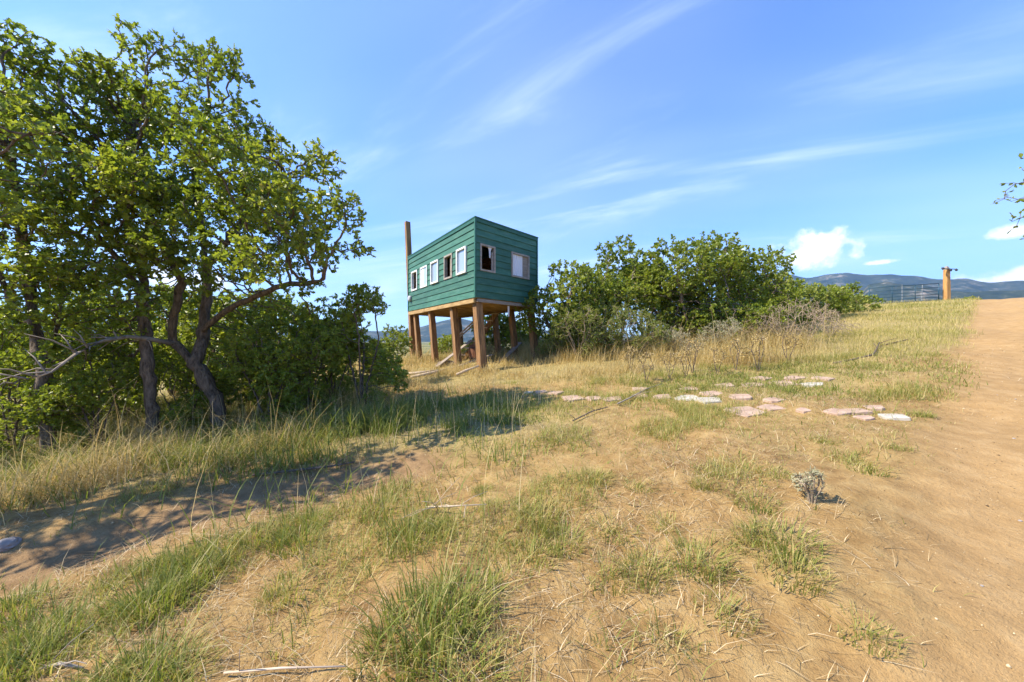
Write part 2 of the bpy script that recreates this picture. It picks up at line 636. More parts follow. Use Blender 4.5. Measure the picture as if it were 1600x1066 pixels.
def f_dry(x, y):
    """tall dry grass in front of the house and the oak thicket"""
    lo = 8.3 - 0.28 * (x + 0.5)
    lo = np.where(x > 3, 7.35 + 0.16 * (x - 3), lo)
    return sstep(y, lo - 0.5, lo + 0.7) * (1 - sstep(x - 0.6 * (y - 8), 6.3, 7.8)) * (1 - sstep(y, 17, 19)) * sstep(x, -9, -5)


def f_meadow(x, y):
    return sstep(y - 0.25 * x, 4.6, 6.2) * sstep(x, 3.5, 6)


def f_road(x, y):
    rs = road_s(x, y)
    return sstep(rs, -0.25, 0.35) * (1 - sstep(rs, 4.3, 5.0))


def f_veg(x, y):
    v = np.maximum(np.maximum(f_green(x, y), f_dry(x, y)), f_meadow(x, y))
    far = sstep(np.hypot(x, y), 12, 20)
    v = np.maximum(v, far)
    back = sstep(-y, 0.5, 3)
    v = np.maximum(v, back * 0.7)
    v = np.maximum(v, 0.30 * sstep(fbm(x, y, 0.9, 3, 44), 0.45, 0.65))
    return v * (1 - f_road(x, y)) * (1 - 0.9 * np.exp(-(path_d(x, y) / 0.5) ** 4))


def build_ground():
    na = 410
    rad = [0.0, 0.25]
    while rad[-1] < 6200:
        r = rad[-1]
        rad.append(r * (1.0185 if r < 40 else 1.05))
    rad = np.array(rad[1:])
    # finer angles ahead
    th = np.linspace(0, 2 * np.pi, 2000)
    dens = 1 + 2.2 * np.exp(-((((th + np.pi) % (2 * np.pi)) - np.pi) / 1.1) ** 4)
    cum = np.concatenate([[0], np.cumsum((dens[1:] + dens[:-1]) / 2)])
    ang = np.interp(np.linspace(0, cum[-1], na + 1)[:-1], cum, th)
    A, Rr = np.meshgrid(ang, rad)
    X = np.concatenate([[0], (Rr * np.sin(A)).ravel()])
    Y = np.concatenate([[0], (Rr * np.cos(A)).ravel()])
    Z = H(X, Y)
    V = np.stack([X, Y, Z], 1)
    nr = len(rad)
    i, j = np.meshgrid(np.arange(nr - 1), np.arange(na), indexing='ij')
    j2 = (j + 1) % na
    quads = np.stack([1 + i * na + j, 1 + i * na + j2, 1 + (i + 1) * na + j2, 1 + (i + 1) * na + j], -1).reshape(-1, 4)[:, ::-1]
    jj = np.arange(na)
    fan = np.stack([np.zeros(na, int), 1 + (jj + 1) % na, 1 + jj], 1)
    road = f_road(X, Y) * (1 - sstep(np.hypot(X, Y), 120, 160))
    pd = np.exp(-(path_d(X, Y) / 0.5) ** 4)
    veg = f_veg(X, Y)
    farr = sstep(np.hypot(X, Y), 22, 70) * (1 - road)
    qc = V[quads].mean(1)
    rs = road_s(qc[:, 0], qc[:, 1])
    isroad = (rs > 0.0) & (rs < 4.7) & (np.hypot(qc[:, 0], qc[:, 1]) < 140)

    def sub(name, q, tri, kind):
        used = np.unique(np.concatenate([q.ravel(), tri.ravel()])) if tri is not None else np.unique(q)
        mp = np.full(len(V), -1)
        mp[used] = np.arange(len(used))
        polys = [mp[q]] + ([mp[tri]] if tri is not None else [])
        me = mesh_np(name, V[used], polys, M['ground'], {'road': road[used], 'veg': veg[used], 'path': pd[used], 'far': farr[used]}, smooth=True)
        return tag(link(name, me), kind='structure')
    g = sub('ground', quads[~isroad], fan, 'structure')
    g['label'] = 'sloping dry ground of bare soil and thin grass'
    rd = sub('dirt_road', quads[isroad], None, 'structure')
    rd['label'] = 'tan dirt road climbing beside the meadow'


build_ground()


def build_mountains():
    def ridge(name, label, prof, dist, depth, seed, base=PLAIN - 4, az_pad=0.0):
        """prof: list of (azimuth tangent px, crest py); builds a real relief strip, dist metres away"""
        pxs = np.array([p[0] for p in prof], float)
        hs = np.array([(533 - p[1]) / F for p in prof])
        n, m = 260, 34
        u = np.linspace(pxs[0], pxs[-1], n)
        t = (u - 800) / F
        az = np.arctan(t)
        crest = np.interp(u, pxs, hs)
        crest = crest / np.sqrt(1 + t * t)              # per metre of true distance
        V = np.zeros((m, n, 3))
        for i in range(m):
            k = i / (m - 1)
            rr = dist + (k - 0.62) * depth
            x, y = np.sin(az) * rr, np.cos(az) * rr
            hgt = crest * dist
            shape = np.where(k <= 0.62, np.sin(k / 0.62 * np.pi / 2) ** 1.2, np.cos((k - 0.62) / 0.38 * np.pi / 2))
            rough = (fbm(x, y, 0.0022 * 3000 / dist, 5, seed) - 0.5) * 0.9 * hgt.mean() * np.sin(np.pi * min(1, k / 0.62) * 0.93)
            V[i, :, 0], V[i, :, 1] = x, y
            V[i, :, 2] = base + (hgt + EYE - base) * shape + rough
        i, j = np.meshgrid(np.arange(m - 1), np.arange(n - 1), indexing='ij')
        q = np.stack([i * n + j, i * n + j + 1, (i + 1) * n + j + 1, (i + 1) * n + j], -1).reshape(-1, 4)
        me = mesh_np(name, V.reshape(-1, 3), [q], M['mountain'], smooth=True)
        tag(link(name, me), label, kind='structure')
    ridge('mountain_range', 'long blue forested mountain range beyond the meadow',
          [(980, 528), (1060, 505), (1130, 470), (1180, 440), (1210, 428), (1235, 430), (1262, 433), (1290, 428), (1318, 427), (1345, 433), (1362, 433), (1395, 428), (1410, 430),
           (1430, 433), (1450, 438), (1480, 440), (1510, 438), (1545, 441), (1600, 440), (1700, 438), (1850, 425), (2100, 400), (2400, 440)], 4200, 2200, 3)
    ridge('foothill', 'dark wooded foothill in front of the mountain range',
          [(1310, 500), (1335, 466), (1358, 444), (1385, 443), (1412, 448), (1440, 448), (1470, 456), (1520, 461), (1600, 458), (1750, 455), (1900, 500)], 2300, 900, 9)
    ridge('hill', 'low blue hill on the horizon behind the cabin stilts',
          [(-900, 526), (-500, 500), (-100, 505), (200, 500), (420, 512), (600, 517), (650, 513), (690, 503), (715, 498), (760, 508), (830, 512), (900, 524), (960, 530)], 3600, 1500, 15)


build_mountains()


# ------------------------------------------------------------------ plants
def grow(attr, trunk, di, dk, step, iters=140, jitter=0.25, bias=(0, 0, 0.06)):
    """space colonisation. attr (n,3) attractors; trunk: list of polylines of points, the first starts at the base;
    each further one starts on an existing node. returns positions, parents"""
    P, par = [], []
    for poly in trunk:
        poly = [np.array(p, float) for p in poly]
        if not P:
            P.append(poly[0])
            par.append(-1)
            cur = 0
        else:
            cur = int(np.argmin([np.sum((p - poly[0]) ** 2) for p in P]))
        for a, b in zip(poly[:-1], poly[1:]):
            n = max(1, int(np.linalg.norm(b - a) / step))
            for k in range(1, n + 1):
                wob = rng.normal(0, step * 0.10, 3)
                P.append(a + (b - a) * k / n + wob)
                par.append(cur)
                cur = len(P) - 1
    attr = np.array(attr)
    alive = np.ones(len(attr), bool)
    near = np.full(len(attr), -1)
    nd = np.full(len(attr), 1e9)
    new = list(range(len(P)))
    bias = np.array(bias)
    for it in range(iters):
        NP_ = np.array([P[i] for i in new])
        d = np.sqrt(((attr[:, None, :] - NP_[None]) ** 2).sum(-1))
        k = d.argmin(1)
        dm = d[np.arange(len(attr)), k]
        better = dm < nd
        nd[better] = dm[better]
        near[better] = np.array(new)[k[better]]
        alive &= nd > dk
        use = alive & (nd < (di if it > 12 else di * 4))
        if not use.any():
            break
        idx = near[use]
        PA = np.array(P)
        vec = attr[use] - PA[idx]
        vec /= np.linalg.norm(vec, axis=1, keepdims=True) + 1e-9
        acc = np.zeros_like(PA)
        np.add.at(acc, idx, vec)
        who = np.unique(idx)
        new = []
        for w in who:
            v = acc[w]
            ln = np.linalg.norm(v)
            if ln < 1e-6:
                continue
            v = v / ln + rng.normal(0, jitter, 3) + bias
            v /= np.linalg.norm(v)
            P.append(PA[w] + v * step)
            par.append(int(w))
            new.append(len(P) - 1)
        if not new or len(P) > 14000:
            break
    return np.array(P), np.array(par)


def wood(P, par, rbase, rtip=0.004, sides=6):
    n = len(P)
    cnt = np.ones(n)
    tips = np.ones(n, bool)
    for i in range(n - 1, 0, -1):
        if par[i] >= 0:
            tips[par[i]] = False
    load = tips.astype(float)
    order = np.arange(n)[::-1]
    for i in order:                                     # parents always precede children
        if par[i] >= 0:
            load[par[i]] += load[i]
    ex = math.log(max(rbase / rtip, 1.5)) / math.log(max(load[0], 2))
    rad = rtip * np.maximum(load, 1) ** ex
    rad = np.where(rad > .02, rad * np.exp(rng.normal(0, .07, n)), rad)
    rad = rad * (1 + .45 * np.exp(-np.maximum(P[:, 2] - P[0, 2], 0) / .16) * (rad > .5 * rbase))
    main = np.full(n, -1)
    for i in range(1, n):
        p = par[i]
        if p >= 0 and (main[p] < 0 or load[i] > load[main[p]]):
            main[p] = i
    D = np.zeros((n, 3))
    has = par >= 0
    D[has] = P[has] - P[par[has]]
    for i in range(n):
        if main[i] >= 0:
            D[i] += P[main[i]] - P[i]
    D /= np.linalg.norm(D, axis=1, keepdims=True) + 1e-9
    ref = np.array([0.37, 0.91, 0.13])
    A = np.cross(D, ref)
    A /= np.linalg.norm(A, axis=1, keepdims=True) + 1e-9
    B = np.cross(D, A)
    th = np.arange(sides) / sides * 2 * np.pi
    ring = lambda c, r, a, b: c[:, None, :] + r[:, None, None] * (np.cos(th)[None, :, None] * a[:, None, :] + np.sin(th)[None, :, None] * b[:, None, :])
    V1 = ring(P, rad, A, B)
    child = np.where(has)[0]
    side = child[main[par[child]] != child]
    V2 = ring(P[par[side]], np.minimum(rad[side] * 1.15, rad[par[side]]), A[side], B[side])
    base_id = par.copy()
    V = np.concatenate([V1.reshape(-1, 3), V2.reshape(-1, 3)])
    start = np.zeros(n, int)
    start[child] = par[child] * sides
    start[side] = n * sides + np.arange(len(side)) * sides
    j = np.arange(sides)
    j2 = (j + 1) % sides
    s = start[child][:, None]
    e = (child * sides)[:, None]
    q = np.stack([s + j, s + j2, e + j2, e + j], -1).reshape(-1, 4)
    return V, q, rad, load, D


LEAF_OAK = np.array([(0, 0), (.20, .30), (.09, .42), (.31, .60), (.15, .74), (.20, .93), (0, 1.0)], float)
LEAF_LOW = np.array([(0, 0), (.22, .35), (.27, .68), (0, 1.0)], float)


def leaves(pos, dirs, size, shape, curl=0.25, up=0.7):
    """one folded leaf per row"""
    n = len(pos)
    dirs = dirs / (np.linalg.norm(dirs, axis=1, keepdims=True) + 1e-9)
    nr = rng.normal(0, 0.75, (n, 3))
    nr[:, 2] += up
    nr[:, 0] -= 0.25
    side = np.cross(dirs, nr)
    side /= np.linalg.norm(side, axis=1, keepdims=True) + 1e-9
    nrm = np.cross(side, dirs)
    k = len(shape)
    hx, hy = shape[:, 0], shape[:, 1]
    out, polys = [], []
    for sgn in (1, -1):
        z = np.abs(hx) * 0.35 - curl * hy ** 2 * 0.5
        pts = pos[:, None, :] + size[:, None, None] * (sgn * hx[None, :, None] * side[:, None, :] * 1.15 + hy[None, :, None] * dirs[:, None, :] + z[None, :, None] * nrm[:, None, :])
        out.append(pts)
    V = np.concatenate([out[0].reshape(-1, 3), out[1].reshape(-1, 3)])
    i = np.arange(n)[:, None] * k + np.arange(k)[None]
    return V, [i, (i + n * k)[:, ::-1]], k


def ell_points(ells, n):
    """points inside a union of ellipsoids, more towards the skin"""
    vol = np.array([e[3] * e[4] * e[5] for e in ells]) ** 0.8
    pick = rng.choice(len(ells), n, p=vol / vol.sum())
    v = rng.normal(0, 1, (n, 3))
    v /= np.linalg.norm(v, axis=1, keepdims=True)
    r = rng.random(n) ** 0.42
    E = np.array(ells)[pick]
    return E[:, :3] + v * r[:, None] * E[:, 3:6]


def foliage(P, par, load, D, per_tip, per_twig, size, shape, twig_load=3, sd=0.2):
    tip = np.where(load <= 1.01)[0]
    tw = np.where((load > 1.01) & (load <= twig_load))[0]
    src = np.concatenate([np.repeat(tip, per_tip), np.repeat(tw, per_twig)])
    n = len(src)
    t = rng.random(n)[:, None]
    pp = par[src]
    pos = P[src] * (1 - 0.6 * t) + P[np.maximum(pp, 0)] * 0.6 * t
    d = D[src] * 0.55 + rng.normal(0, 0.62, (n, 3)) + np.array([0, 0, 0.12])
    sz = size * rng.lognormal(0, sd, n)
    V, polys, k = leaves(pos, d, sz, shape)
    # colour differs by branch and by leaf
    br = fbm(P[src][:, 0] * 1.0 + P[src][:, 2] * 0.7, P[src][:, 1] + P[src][:, 2], 1.6, 2, 77)
    rnd = np.clip(0.15 + 0.6 * br + rng.normal(0, 0.16, n), 0, 1)
    rr = np.repeat(rnd, k)
    return V, polys, np.concatenate([rr, rr])


def plant(name, base, trunk, ells, nattr, rbase, leaf_mat, size, shape, label, cat, group=None, per_tip=5, per_twig=2, di=0.6, dk=0.13,
          step=0.12, sides=6, bark='bark', twig_load=3, jitter=0.25, local=False):
    """a tree or shrub: Empty at its base > trunk, crown"""
    base = np.array(base, float)
    P, par = grow(ell_points(ells, nattr), trunk, di, dk, step, jitter=jitter)
    V, q, rad, load, D = wood(P, par, rbase, sides=sides)
    root = empty(name, base)
    w = link('trunk', mesh_np('trunk', V - base, [q], M[bark], smooth=True), root)
    if per_tip:
        LV, lp, rnd = foliage(P, par, load, D, per_tip, per_twig, size, shape, twig_load)
        link('crown', mesh_np('crown', LV - base, lp, M[leaf_mat], {'rnd': rnd}), root)
    tag(root, label, cat, group)
    return root


def E(px, py, d, r, rz=None):
    p = at(px, py, d)
    return (p.x, p.y, p.z, r, r, rz or r * 0.85)


def build_left_oaks():
    # the forked oak
    b = gp(345, 676)
    d = b.y
    P = lambda px, py, dd=0: tuple(at(px, py, d + dd))
    trunk = [[tuple(b - Vector((0, 0, .1))), P(336, 620), P(318, 585), P(290, 556), P(272, 535), P(268, 500, -.1), P(285, 440, -.2), P(300, 380, -.2)],
             [P(305, 570), P(318, 520, .2), P(325, 460, .3), P(318, 380, .4), P(300, 250, .3)],
             [P(312, 515, .1), P(370, 475, -.1), P(440, 445, -.3), P(500, 440, -.3)],
             [P(285, 440, -.2), P(230, 330, -.3), P(205, 230, -.2)],
             [P(320, 420, .3), P(390, 330, .2), P(440, 280, .1)]]
    ells = [E(225, 75, d, .42), E(300, 100, d + .4, .5), E(352, 105, d, .42), E(185, 140, d - .2, .55), E(280, 190, d - .3, .7), E(368, 205, d + .3, .62), E(436, 262, d, .55),
            E(500, 255, d - .2, .38), E(530, 330, d - .4, .42), E(450, 345, d + .3, .65), E(380, 310, d - .7, .65), E(300, 310, d + .6, .7), E(230, 290, d - .6, .65),
            E(500, 395, d - .2, .42), E(565, 385, d - .3, .25), E(150, 250, d, .6), E(400, 410, d + .5, .5), E(470, 440, d - .4, .35), E(225, 400, d - .5, .5), E(230, 180, d + .7, .6), E(350, 400, d - .9, .4), E(420, 490, d + .5, .45), E(380, 530, d + .9, .45), E(330, 480, d + 1.0, .5), E(250, 470, d + .9, .5), E(480, 500, d + .3, .35), E(440, 330, d - 1.4, .5), E(340, 240, d - 1.5, .5), E(400, 400, d - 1.6, .4), E(480, 380, d - 1.2, .35), E(335, 430, d - .8, .38), E(270, 370, d - .9, .5), E(200, 330, d - .8, .5), E(420, 300, d + .2, .5), E(300, 470, d + .5, .45)]
    A = plant('oak_tree', b, trunk, ells, 5600, 0.102, 'oak_leaf', .068, LEAF_OAK,
              'tall scrub oak with a curved forked trunk rising from the dry grass', 'tree', 'oaks of the left thicket', 8, 4, .7, .095, .105, 6, 'bark', 7)
    # bare dead limb reaching out to the left from its fork
    mb = MB()
    pts = [at(275, 538, d), at(235, 530, d - .3), at(200, 526, d - .6), at(160, 533, d - .9), at(120, 552, d - 1.2), at(80, 582, d - 1.4), at(20, 600, d - 1.6)]
    mb.tube([p - b for p in pts], [.045, .036, .03, .025, .02, .013, .005], 6)
    for k in range(26):
        i = random.randrange(1, 6)
        p = pts[i].lerp(pts[i + 1], random.random())
        q = p + Vector((random.uniform(-.5, .2), random.uniform(-.4, .3), random.uniform(-.25, .35)))
        mb.tube([p - b, p.lerp(q, .5) + Vector((0, 0, .04)) - b, q - b], [.012, .008, .003], 4)
    mb.build('dead_limb', M['dead_wood'], A, smooth=True)

    b = gp(236, 694)
    d = b.y
    P = lambda px, py, dd=0: tuple(at(px, py, d + dd))
    plant('oak_tree', b, [[tuple(b - Vector((0, 0, .1))), P(238, 640), P(232, 570), P(226, 500, .1), P(222, 420, .2), P(190, 320, .1), P(160, 230, .1)],
                          [P(224, 460), P(180, 400, -.2), P(130, 340, -.3)], [P(222, 420, .2), P(235, 320, .3), P(220, 220, .4)]],
          [E(150, 125, d, .42), E(110, 180, d - .2, .55), E(75, 130, d, .4), E(140, 280, d - .5, .55), E(60, 290, d - .2, .5), E(200, 370, d - .4, .4), E(100, 390, d, .5),
           E(215, 210, d + .5, .55), E(250, 310, d + .6, .5), E(160, 430, d + .4, .4), E(170, 500, d + .7, .45), E(120, 470, d + .5, .45), E(200, 560, d + 1.0, .45), E(180, 440, d - .5, .35), E(120, 430, d - .3, .4), E(260, 400, d - .4, .4), E(200, 290, d - .6, .5), E(120, 350, d - .6, .5), E(210, 470, d - .5, .35), E(150, 510, d - .4, .3)], 3500, .078, 'oak_leaf', .068, LEAF_OAK,
          'scrub oak with a straight dark trunk between the forked oak and the leaning one', 'tree', 'oaks of the left thicket', 8, 4, .7, .095, .105, 6, 'bark', 7)
    b = gp(74, 716)
    d = b.y
    P = lambda px, py, dd=0: tuple(at(px, py, d + dd))
    plant('oak_tree', b, [[tuple(b - Vector((0, 0, .1))), P(72, 650), P(68, 580), P(55, 520, .1), P(45, 460, .1), P(35, 380), P(15, 250)],
                          [P(52, 525), P(25, 500, -.1), P(5, 440, -.1), P(-30, 350, -.2)], [P(66, 575), P(95, 500, .2), P(100, 430, .3)]],
          [E(22, 75, d, .42), E(-10, 180, d - .4, .55), E(40, 320, d - .4, .5), E(-80, 150, d, .8), E(-70, 340, d - .2, .7), E(20, 440, d, .4), E(90, 440, d + .3, .35), E(60, 200, d + .3, .55), E(20, 540, d + .5, .4), E(110, 540, d + .7, .4), E(-30, 500, d + .3, .45), E(60, 420, d - .4, .4), E(110, 480, d - .2, .3), E(30, 500, d - .4, .35), E(80, 560, d - .3, .3)],
          3000, .078, 'oak_leaf', .068, LEAF_OAK, 'scrub oak with a slim leaning trunk and low fork at the thicket end', 'tree', 'oaks of the left thicket', 8, 4, .7, .095, .105, 6, 'bark', 7)
    # oak just outside, whose boughs reach in and shade the footpath
    b = on(-7.2, 3.0)
    plant('oak_tree', b, [[tuple(b - Vector((0, 0, .1))), (-7.1, 3.0, 1.0), (-6.8, 3.0, 1.8), (-6.3, 3.1, 2.7), (-5.7, 3.2, 3.3)], [(-6.8, 3.0, 1.8), (-7.4, 2.8, 2.8), (-7.6, 2.7, 3.6)]],
          [E(40, 215, 3.5, .42), E(-60, 300, 3.4, .5), E(-40, 160, 3.6, .5), (-5.8, 3.0, 4.0, .7, .6, .6), (-6.7, 2.9, 4.5, .9, .7, .7), (-7.8, 2.7, 4.0, 1.0, .8, .8), (-6.6, 2.4, 3.3, .6, .5, .5), (-5.7, 3.4, 3.1, .6, .6, .5)],
          1500, .12, 'oak_leaf', .07, LEAF_OAK, 'scrub oak at the edge with boughs hanging over the shaded footpath', 'tree', 'oaks of the left thicket', 6, 2, .7, .12, .12, 7)


build_left_oaks()


def proto(name, h, w, stems, nattr, leaf_mat, size, shape, rbase, per_tip=5, per_twig=2, low=0.25, lumps=9, bark='bark', step=None, group=None, cat='tree'):
    """a plant at the origin of height h and half-width w"""
    ells = []
    for k in range(lumps):
        a = 2.4 * k + random.uniform(-.4, .4)
        rr = w * (0.25 + 0.5 * ((k * 0.618) % 1))
        zz = h * (low + (0.86 - low) * (((k * 0.38) + random.random() * .25) % 1))
        k2 = 1 - 0.35 * abs(zz / h - .55)
        r = w * random.uniform(.34, .50) * k2
        ells.append((math.cos(a) * rr, math.sin(a) * rr, zz, r, r, r * .85))
    ells.append((0, 0, h * .86, w * .36, w * .36, h * .13))
    trunks = []
    for s in range(stems):
        a = 2 * math.pi * s / stems + random.uniform(-.4, .4)
        k = w * random.uniform(.25, .55)
        p0 = (math.cos(a) * .08 * stems ** .5, math.sin(a) * .08 * stems ** .5, -.08) if s else (0, 0, -.1)
        p1 = (math.cos(a) * k * .4, math.sin(a) * k * .4, h * .25)
        p2 = (math.cos(a) * k, math.sin(a) * k, h * .55)
        trunks.append([p0 if s == 0 else (0, 0, -.1), p1, p2])
    st = step or h * .028
    return plant(name, (0, 0, 0), trunks, ells, nattr, rbase, leaf_mat, size, shape, 'x', cat, group, per_tip, per_twig, st * 6, st * 1.0, st, 5, bark)


def place(p, used, loc, rz, sc, label, group, name=None, cat=None):
    o = p if not used.get(p.name) else copy_tree(p)
    used[p.name] = True
    o.location = loc
    o.rotation_euler = (0, 0, rz)
    o.scale = (sc, sc, sc) if not hasattr(sc, '__len__') else sc
    o['label'] = label
    if group:
        o['group'] = group
    return o


USED = {}
PR = {}


def build_thickets():
    # understorey of the left thicket
    for k, (h, w) in enumerate(((2.5, 1.1), (2.3, 1.15), (2.5, 0.9))):
        PR['us%d' % k] = proto('oak_sapling', h, w, 4, 950, 'oak_leaf', .062, LEAF_OAK, .030, 8, 4, .10, 15)
    spots = [(565, 640, 6.9, 2, 1.0, 'leafy oak sapling with pale stems beside the cabin end of the left thicket'),
             (520, 640, 7.6, 0, .95, 'oak sapling just behind the pale stemmed sapling'),
             (450, 640, 7.4, 1, 1.0, 'dense oak sapling at the right foot of the forked oak'),
             (395, 630, 8.2, 2, 1.05, 'sunlit oak sapling behind the trunk of the forked oak'),
             (300, 640, 8.4, 0, 1.1, 'bright oak sapling in the gap between the two thick trunks'),
             (190, 660, 7.0, 1, 1.0, 'oak sapling left of the straight dark trunk'),
             (135, 650, 7.6, 2, 1.05, 'oak sapling behind the dead grey limb'),
             (15, 690, 6.4, 0, 1.0, 'oak sapling beside the slim leaning trunk'),
             (-60, 640, 7.5, 1, 1.1, 'oak sapling at the far end of the left thicket'),
             (240, 600, 10.0, 1, 1.15, 'oak sapling standing deep behind the straight dark trunk'),
             (80, 600, 9.5, 0, 1.2, 'oak sapling standing deep behind the leaning trunk'),
             (610, 600, 9.6, 1, .72, 'small oak sapling below the far end of the green cabin'),
             (480, 600, 10.5, 2, 1.0, 'oak sapling deep in the thicket toward the plain'),
             (350, 600, 9.6, 1, 1.25, 'tall oak sapling deep behind the forked oak'),
             (420, 600, 9.4, 0, 1.2, 'tall oak sapling behind the limb that reaches toward the cabin'),
             (160, 600, 9.2, 2, 1.3, 'tall oak sapling deep behind the dead grey limb'),
             (0, 600, 8.8, 1, 1.3, 'tall oak sapling deep behind the thicket end'),
             (270, 600, 11.0, 0, 1.4, 'tallest oak sapling, at the back of the left thicket'),
             (150, 650, 5.5, 2, .72, 'low oak sapling in front of the gap between leaning and straight trunks'),
             (292, 650, 6.1, 1, .62, 'low oak sapling between the straight trunk and the forked oak'),
             (420, 650, 6.1, 0, .80, 'oak sapling standing in the shade right of the forked trunk'),
             (478, 650, 6.4, 1, .85, 'oak sapling midway between the forked oak and the pale stemmed sapling'),
             (20, 650, 5.2, 1, .75, 'low oak sapling in front of the leaning trunk'),
             (540, 600, 9.0, 1, .9, 'oak sapling behind the pale stemmed sapling, toward the plain')]
    for i, (px, py, d, k, sc, lb) in enumerate(spots):
        x = (px - 800) / F * d
        place(PR['us%d' % k], USED, on(x, d, -.03), i * 1.9, sc, lb, 'oak saplings of the left thicket')
    # the thicket to the right of the cabin
    for k, (h, w) in enumerate(((4.1, 1.9), (3.8, 1.8), (3.4, 1.7))):
        PR['ok%d' % k] = proto('oak_tree', h, w, 3, 1500, 'oak_leaf', .088, LEAF_LOW, .08, 9, 4, .10, 17, step=.12)
    spots = [(880, 12.0, 2, 1.0, 'round scrub oak crowding the right wall of the green cabin'),
             (968, 13.4, 0, 1.06, 'tallest scrub oak of the thicket beside the cabin'),
             (1045, 12.9, 1, 1.07, 'scrub oak in the middle of the thicket above the weeds'),
             (1105, 13.8, 0, 1.03, 'scrub oak with a ragged top behind the dry weeds'),
             (1172, 13.4, 2, 1.0, 'scrub oak at the meadow end of the thicket behind grey brush'),
             (1080, 12.3, 0, .92, 'lower scrub oak filling the middle of the thicket front'),
             (932, 12.3, 1, .86, 'lower scrub oak between the round oak and the tallest one'),
             (1138, 12.5, 2, .95, 'scrub oak filling the gap behind the straw coloured brush'),
             (1200, 14.6, 1, .95, 'scrub oak behind the meadow end of the thicket'),
             (925, 15.5, 1, 1.0, 'scrub oak standing behind the thicket near the cabin'),
             (1010, 16.0, 2, 1.1, 'scrub oak standing behind the middle of the thicket')]
    for i, (px, d, k, sc, lb) in enumerate(spots):
        x = (px - 800) / F * d
        place(PR['ok%d' % k], USED, on(x, d, -.05), i * 2.3 + .5, sc, lb, 'oaks of the right thicket')
    # low oak brush along the meadow edge and beyond the crest
    PR['br0'] = proto('oak_shrub', 2.0, 1.5, 5, 520, 'oak_leaf', .13, LEAF_LOW, .04, 6, 3, .15, 10, step=.13)
    PR['br1'] = proto('oak_shrub', 1.7, 1.3, 5, 450, 'shrub_leaf', .13, LEAF_LOW, .04, 6, 3, .15, 9, step=.13)
    spots = [(1222, 16.5, 0, 1.05), (1252, 18.0, 1, 1.1), (1280, 18.6, 0, .95), (1308, 20.0, 1, 1.05), (1325, 22, 0, .9)]
    names = ['low oak shrub touching the meadow end of the thicket', 'low oak shrub second from the thicket on the meadow edge', 'low oak shrub midway between thicket and gate',
             'low oak shrub fourth along the meadow edge', 'low oak shrub ending the row before the gate']
    for i, (px, d, k, sc) in enumerate(spots):
        x = (px - 800) / F * d
        place(PR['br%d' % k], USED, on(x, d, -.05), i * 1.3, sc, names[i], 'low oak shrubs by the meadow')
    far = [(38.5, 39.5, 1.25, 'pale shrub showing through the bars of the blue gate'), (41.5, 40.0, 1.2, 'second shrub behind the bars of the blue gate'),
           (47, 36.5, 1.15, 'round shrub just right of the tall gate post'), (58, 41, 1.6, 'shrub behind the road crest'), (63, 43, 1.7, 'shrub behind the road crest'),
           (68, 44.5, 1.9, 'shrub behind the road crest'), (72, 47, 2.0, 'shrub behind the road crest'), (79, 50, 2.2, 'shrub behind the road crest'), (54, 44, 1.3, 'shrub behind the road crest'),
           (84, 52, 2.3, 'shrub behind the road crest')]
    for i, (x, y, sc, lb) in enumerate(far):
        place(PR['br%d' % (i % 2)], USED, on(x, y, -.1), i * 2.1, sc, lb, 'shrubs beyond the crest')
    # brush dotted over the slope behind the cabin
    k = 0
    for (x, y, sc) in ((-7.5, 21, .8), (-10.5, 24, 1.0), (-4.2, 23, .7), (-13, 19, 1.1), (-2.5, 27, .9), (1.5, 24, 1.2), (-17, 26, 1.2), (-6, 32, 1.1), (4, 21, 1.2), (-1.6, 17.6, 1.0), (-.5, 17.2, 1.05), (.5, 16.8, 1.1), (-3.2, 18.6, .75), (-22, 22, 1.3), (-14, 34, 1.2)):
        place(PR['br%d' % (k % 2)], USED, on(x, y, -.05), k * 1.1, sc, 'oak brush on the slope falling away behind the cabin', 'brush behind the cabin')
        k += 1
    # sparse tree whose twigs reach in over the road
    b = on(13.2, 7.2)
    ells = [E(1580, 320, 6.6, .35), E(1555, 300, 6.7, .25), E(1620, 350, 6.7, .5), (9.9, 6.9, 4.6, .7, .7, .6), (11, 7.0, 5.4, .9, .9, .7), (12.6, 7.2, 5.8, 1, 1, .8), (11.3, 6.8, 3.9, .7, .7, .6), (14, 7.4, 5, 1, 1, .9), E(1592, 405, 6.8, .16), E(1548, 308, 6.6, .2), E(1575, 285, 6.6, .2)]
    plant('elm_tree', b, [[tuple(b - Vector((0, 0, .1))), (13.1, 7.2, 2.4), (12.7, 7.2, 3.6), (12.2, 7.1, 4.6), (12.4, 7.2, 5.4)], [(12.7, 7.2, 3.4), (11.4, 7.0, 3.9), (10.4, 6.9, 4.1), (9.8, 6.8, 4.25)]],
          ells, 330, .11, 'oak_leaf', .075, LEAF_LOW, 'sparse small leaved tree reaching thin twigs over the dirt road', 'tree', None, 2, 1, .9, .16, .14, 6)
    # rabbitbrush and dead brush between thicket and lawn
    PR['rb0'] = proto('rabbitbrush', 1.15, .75, 9, 520, 'shrub_leaf', .075, np.array([(0, 0), (.07, .4), (.05, .8), (0, 1.0)]), .015, 7, 3, .2, 9, 'twig_grey', .06, cat='shrub')
    PR['rb1'] = proto('rabbitbrush', .95, .8, 9, 480, 'sage_leaf', .07, np.array([(0, 0), (.07, .4), (.05, .8), (0, 1.0)]), .015, 5, 2, .2, 9, 'twig_grey', .06, cat='shrub')
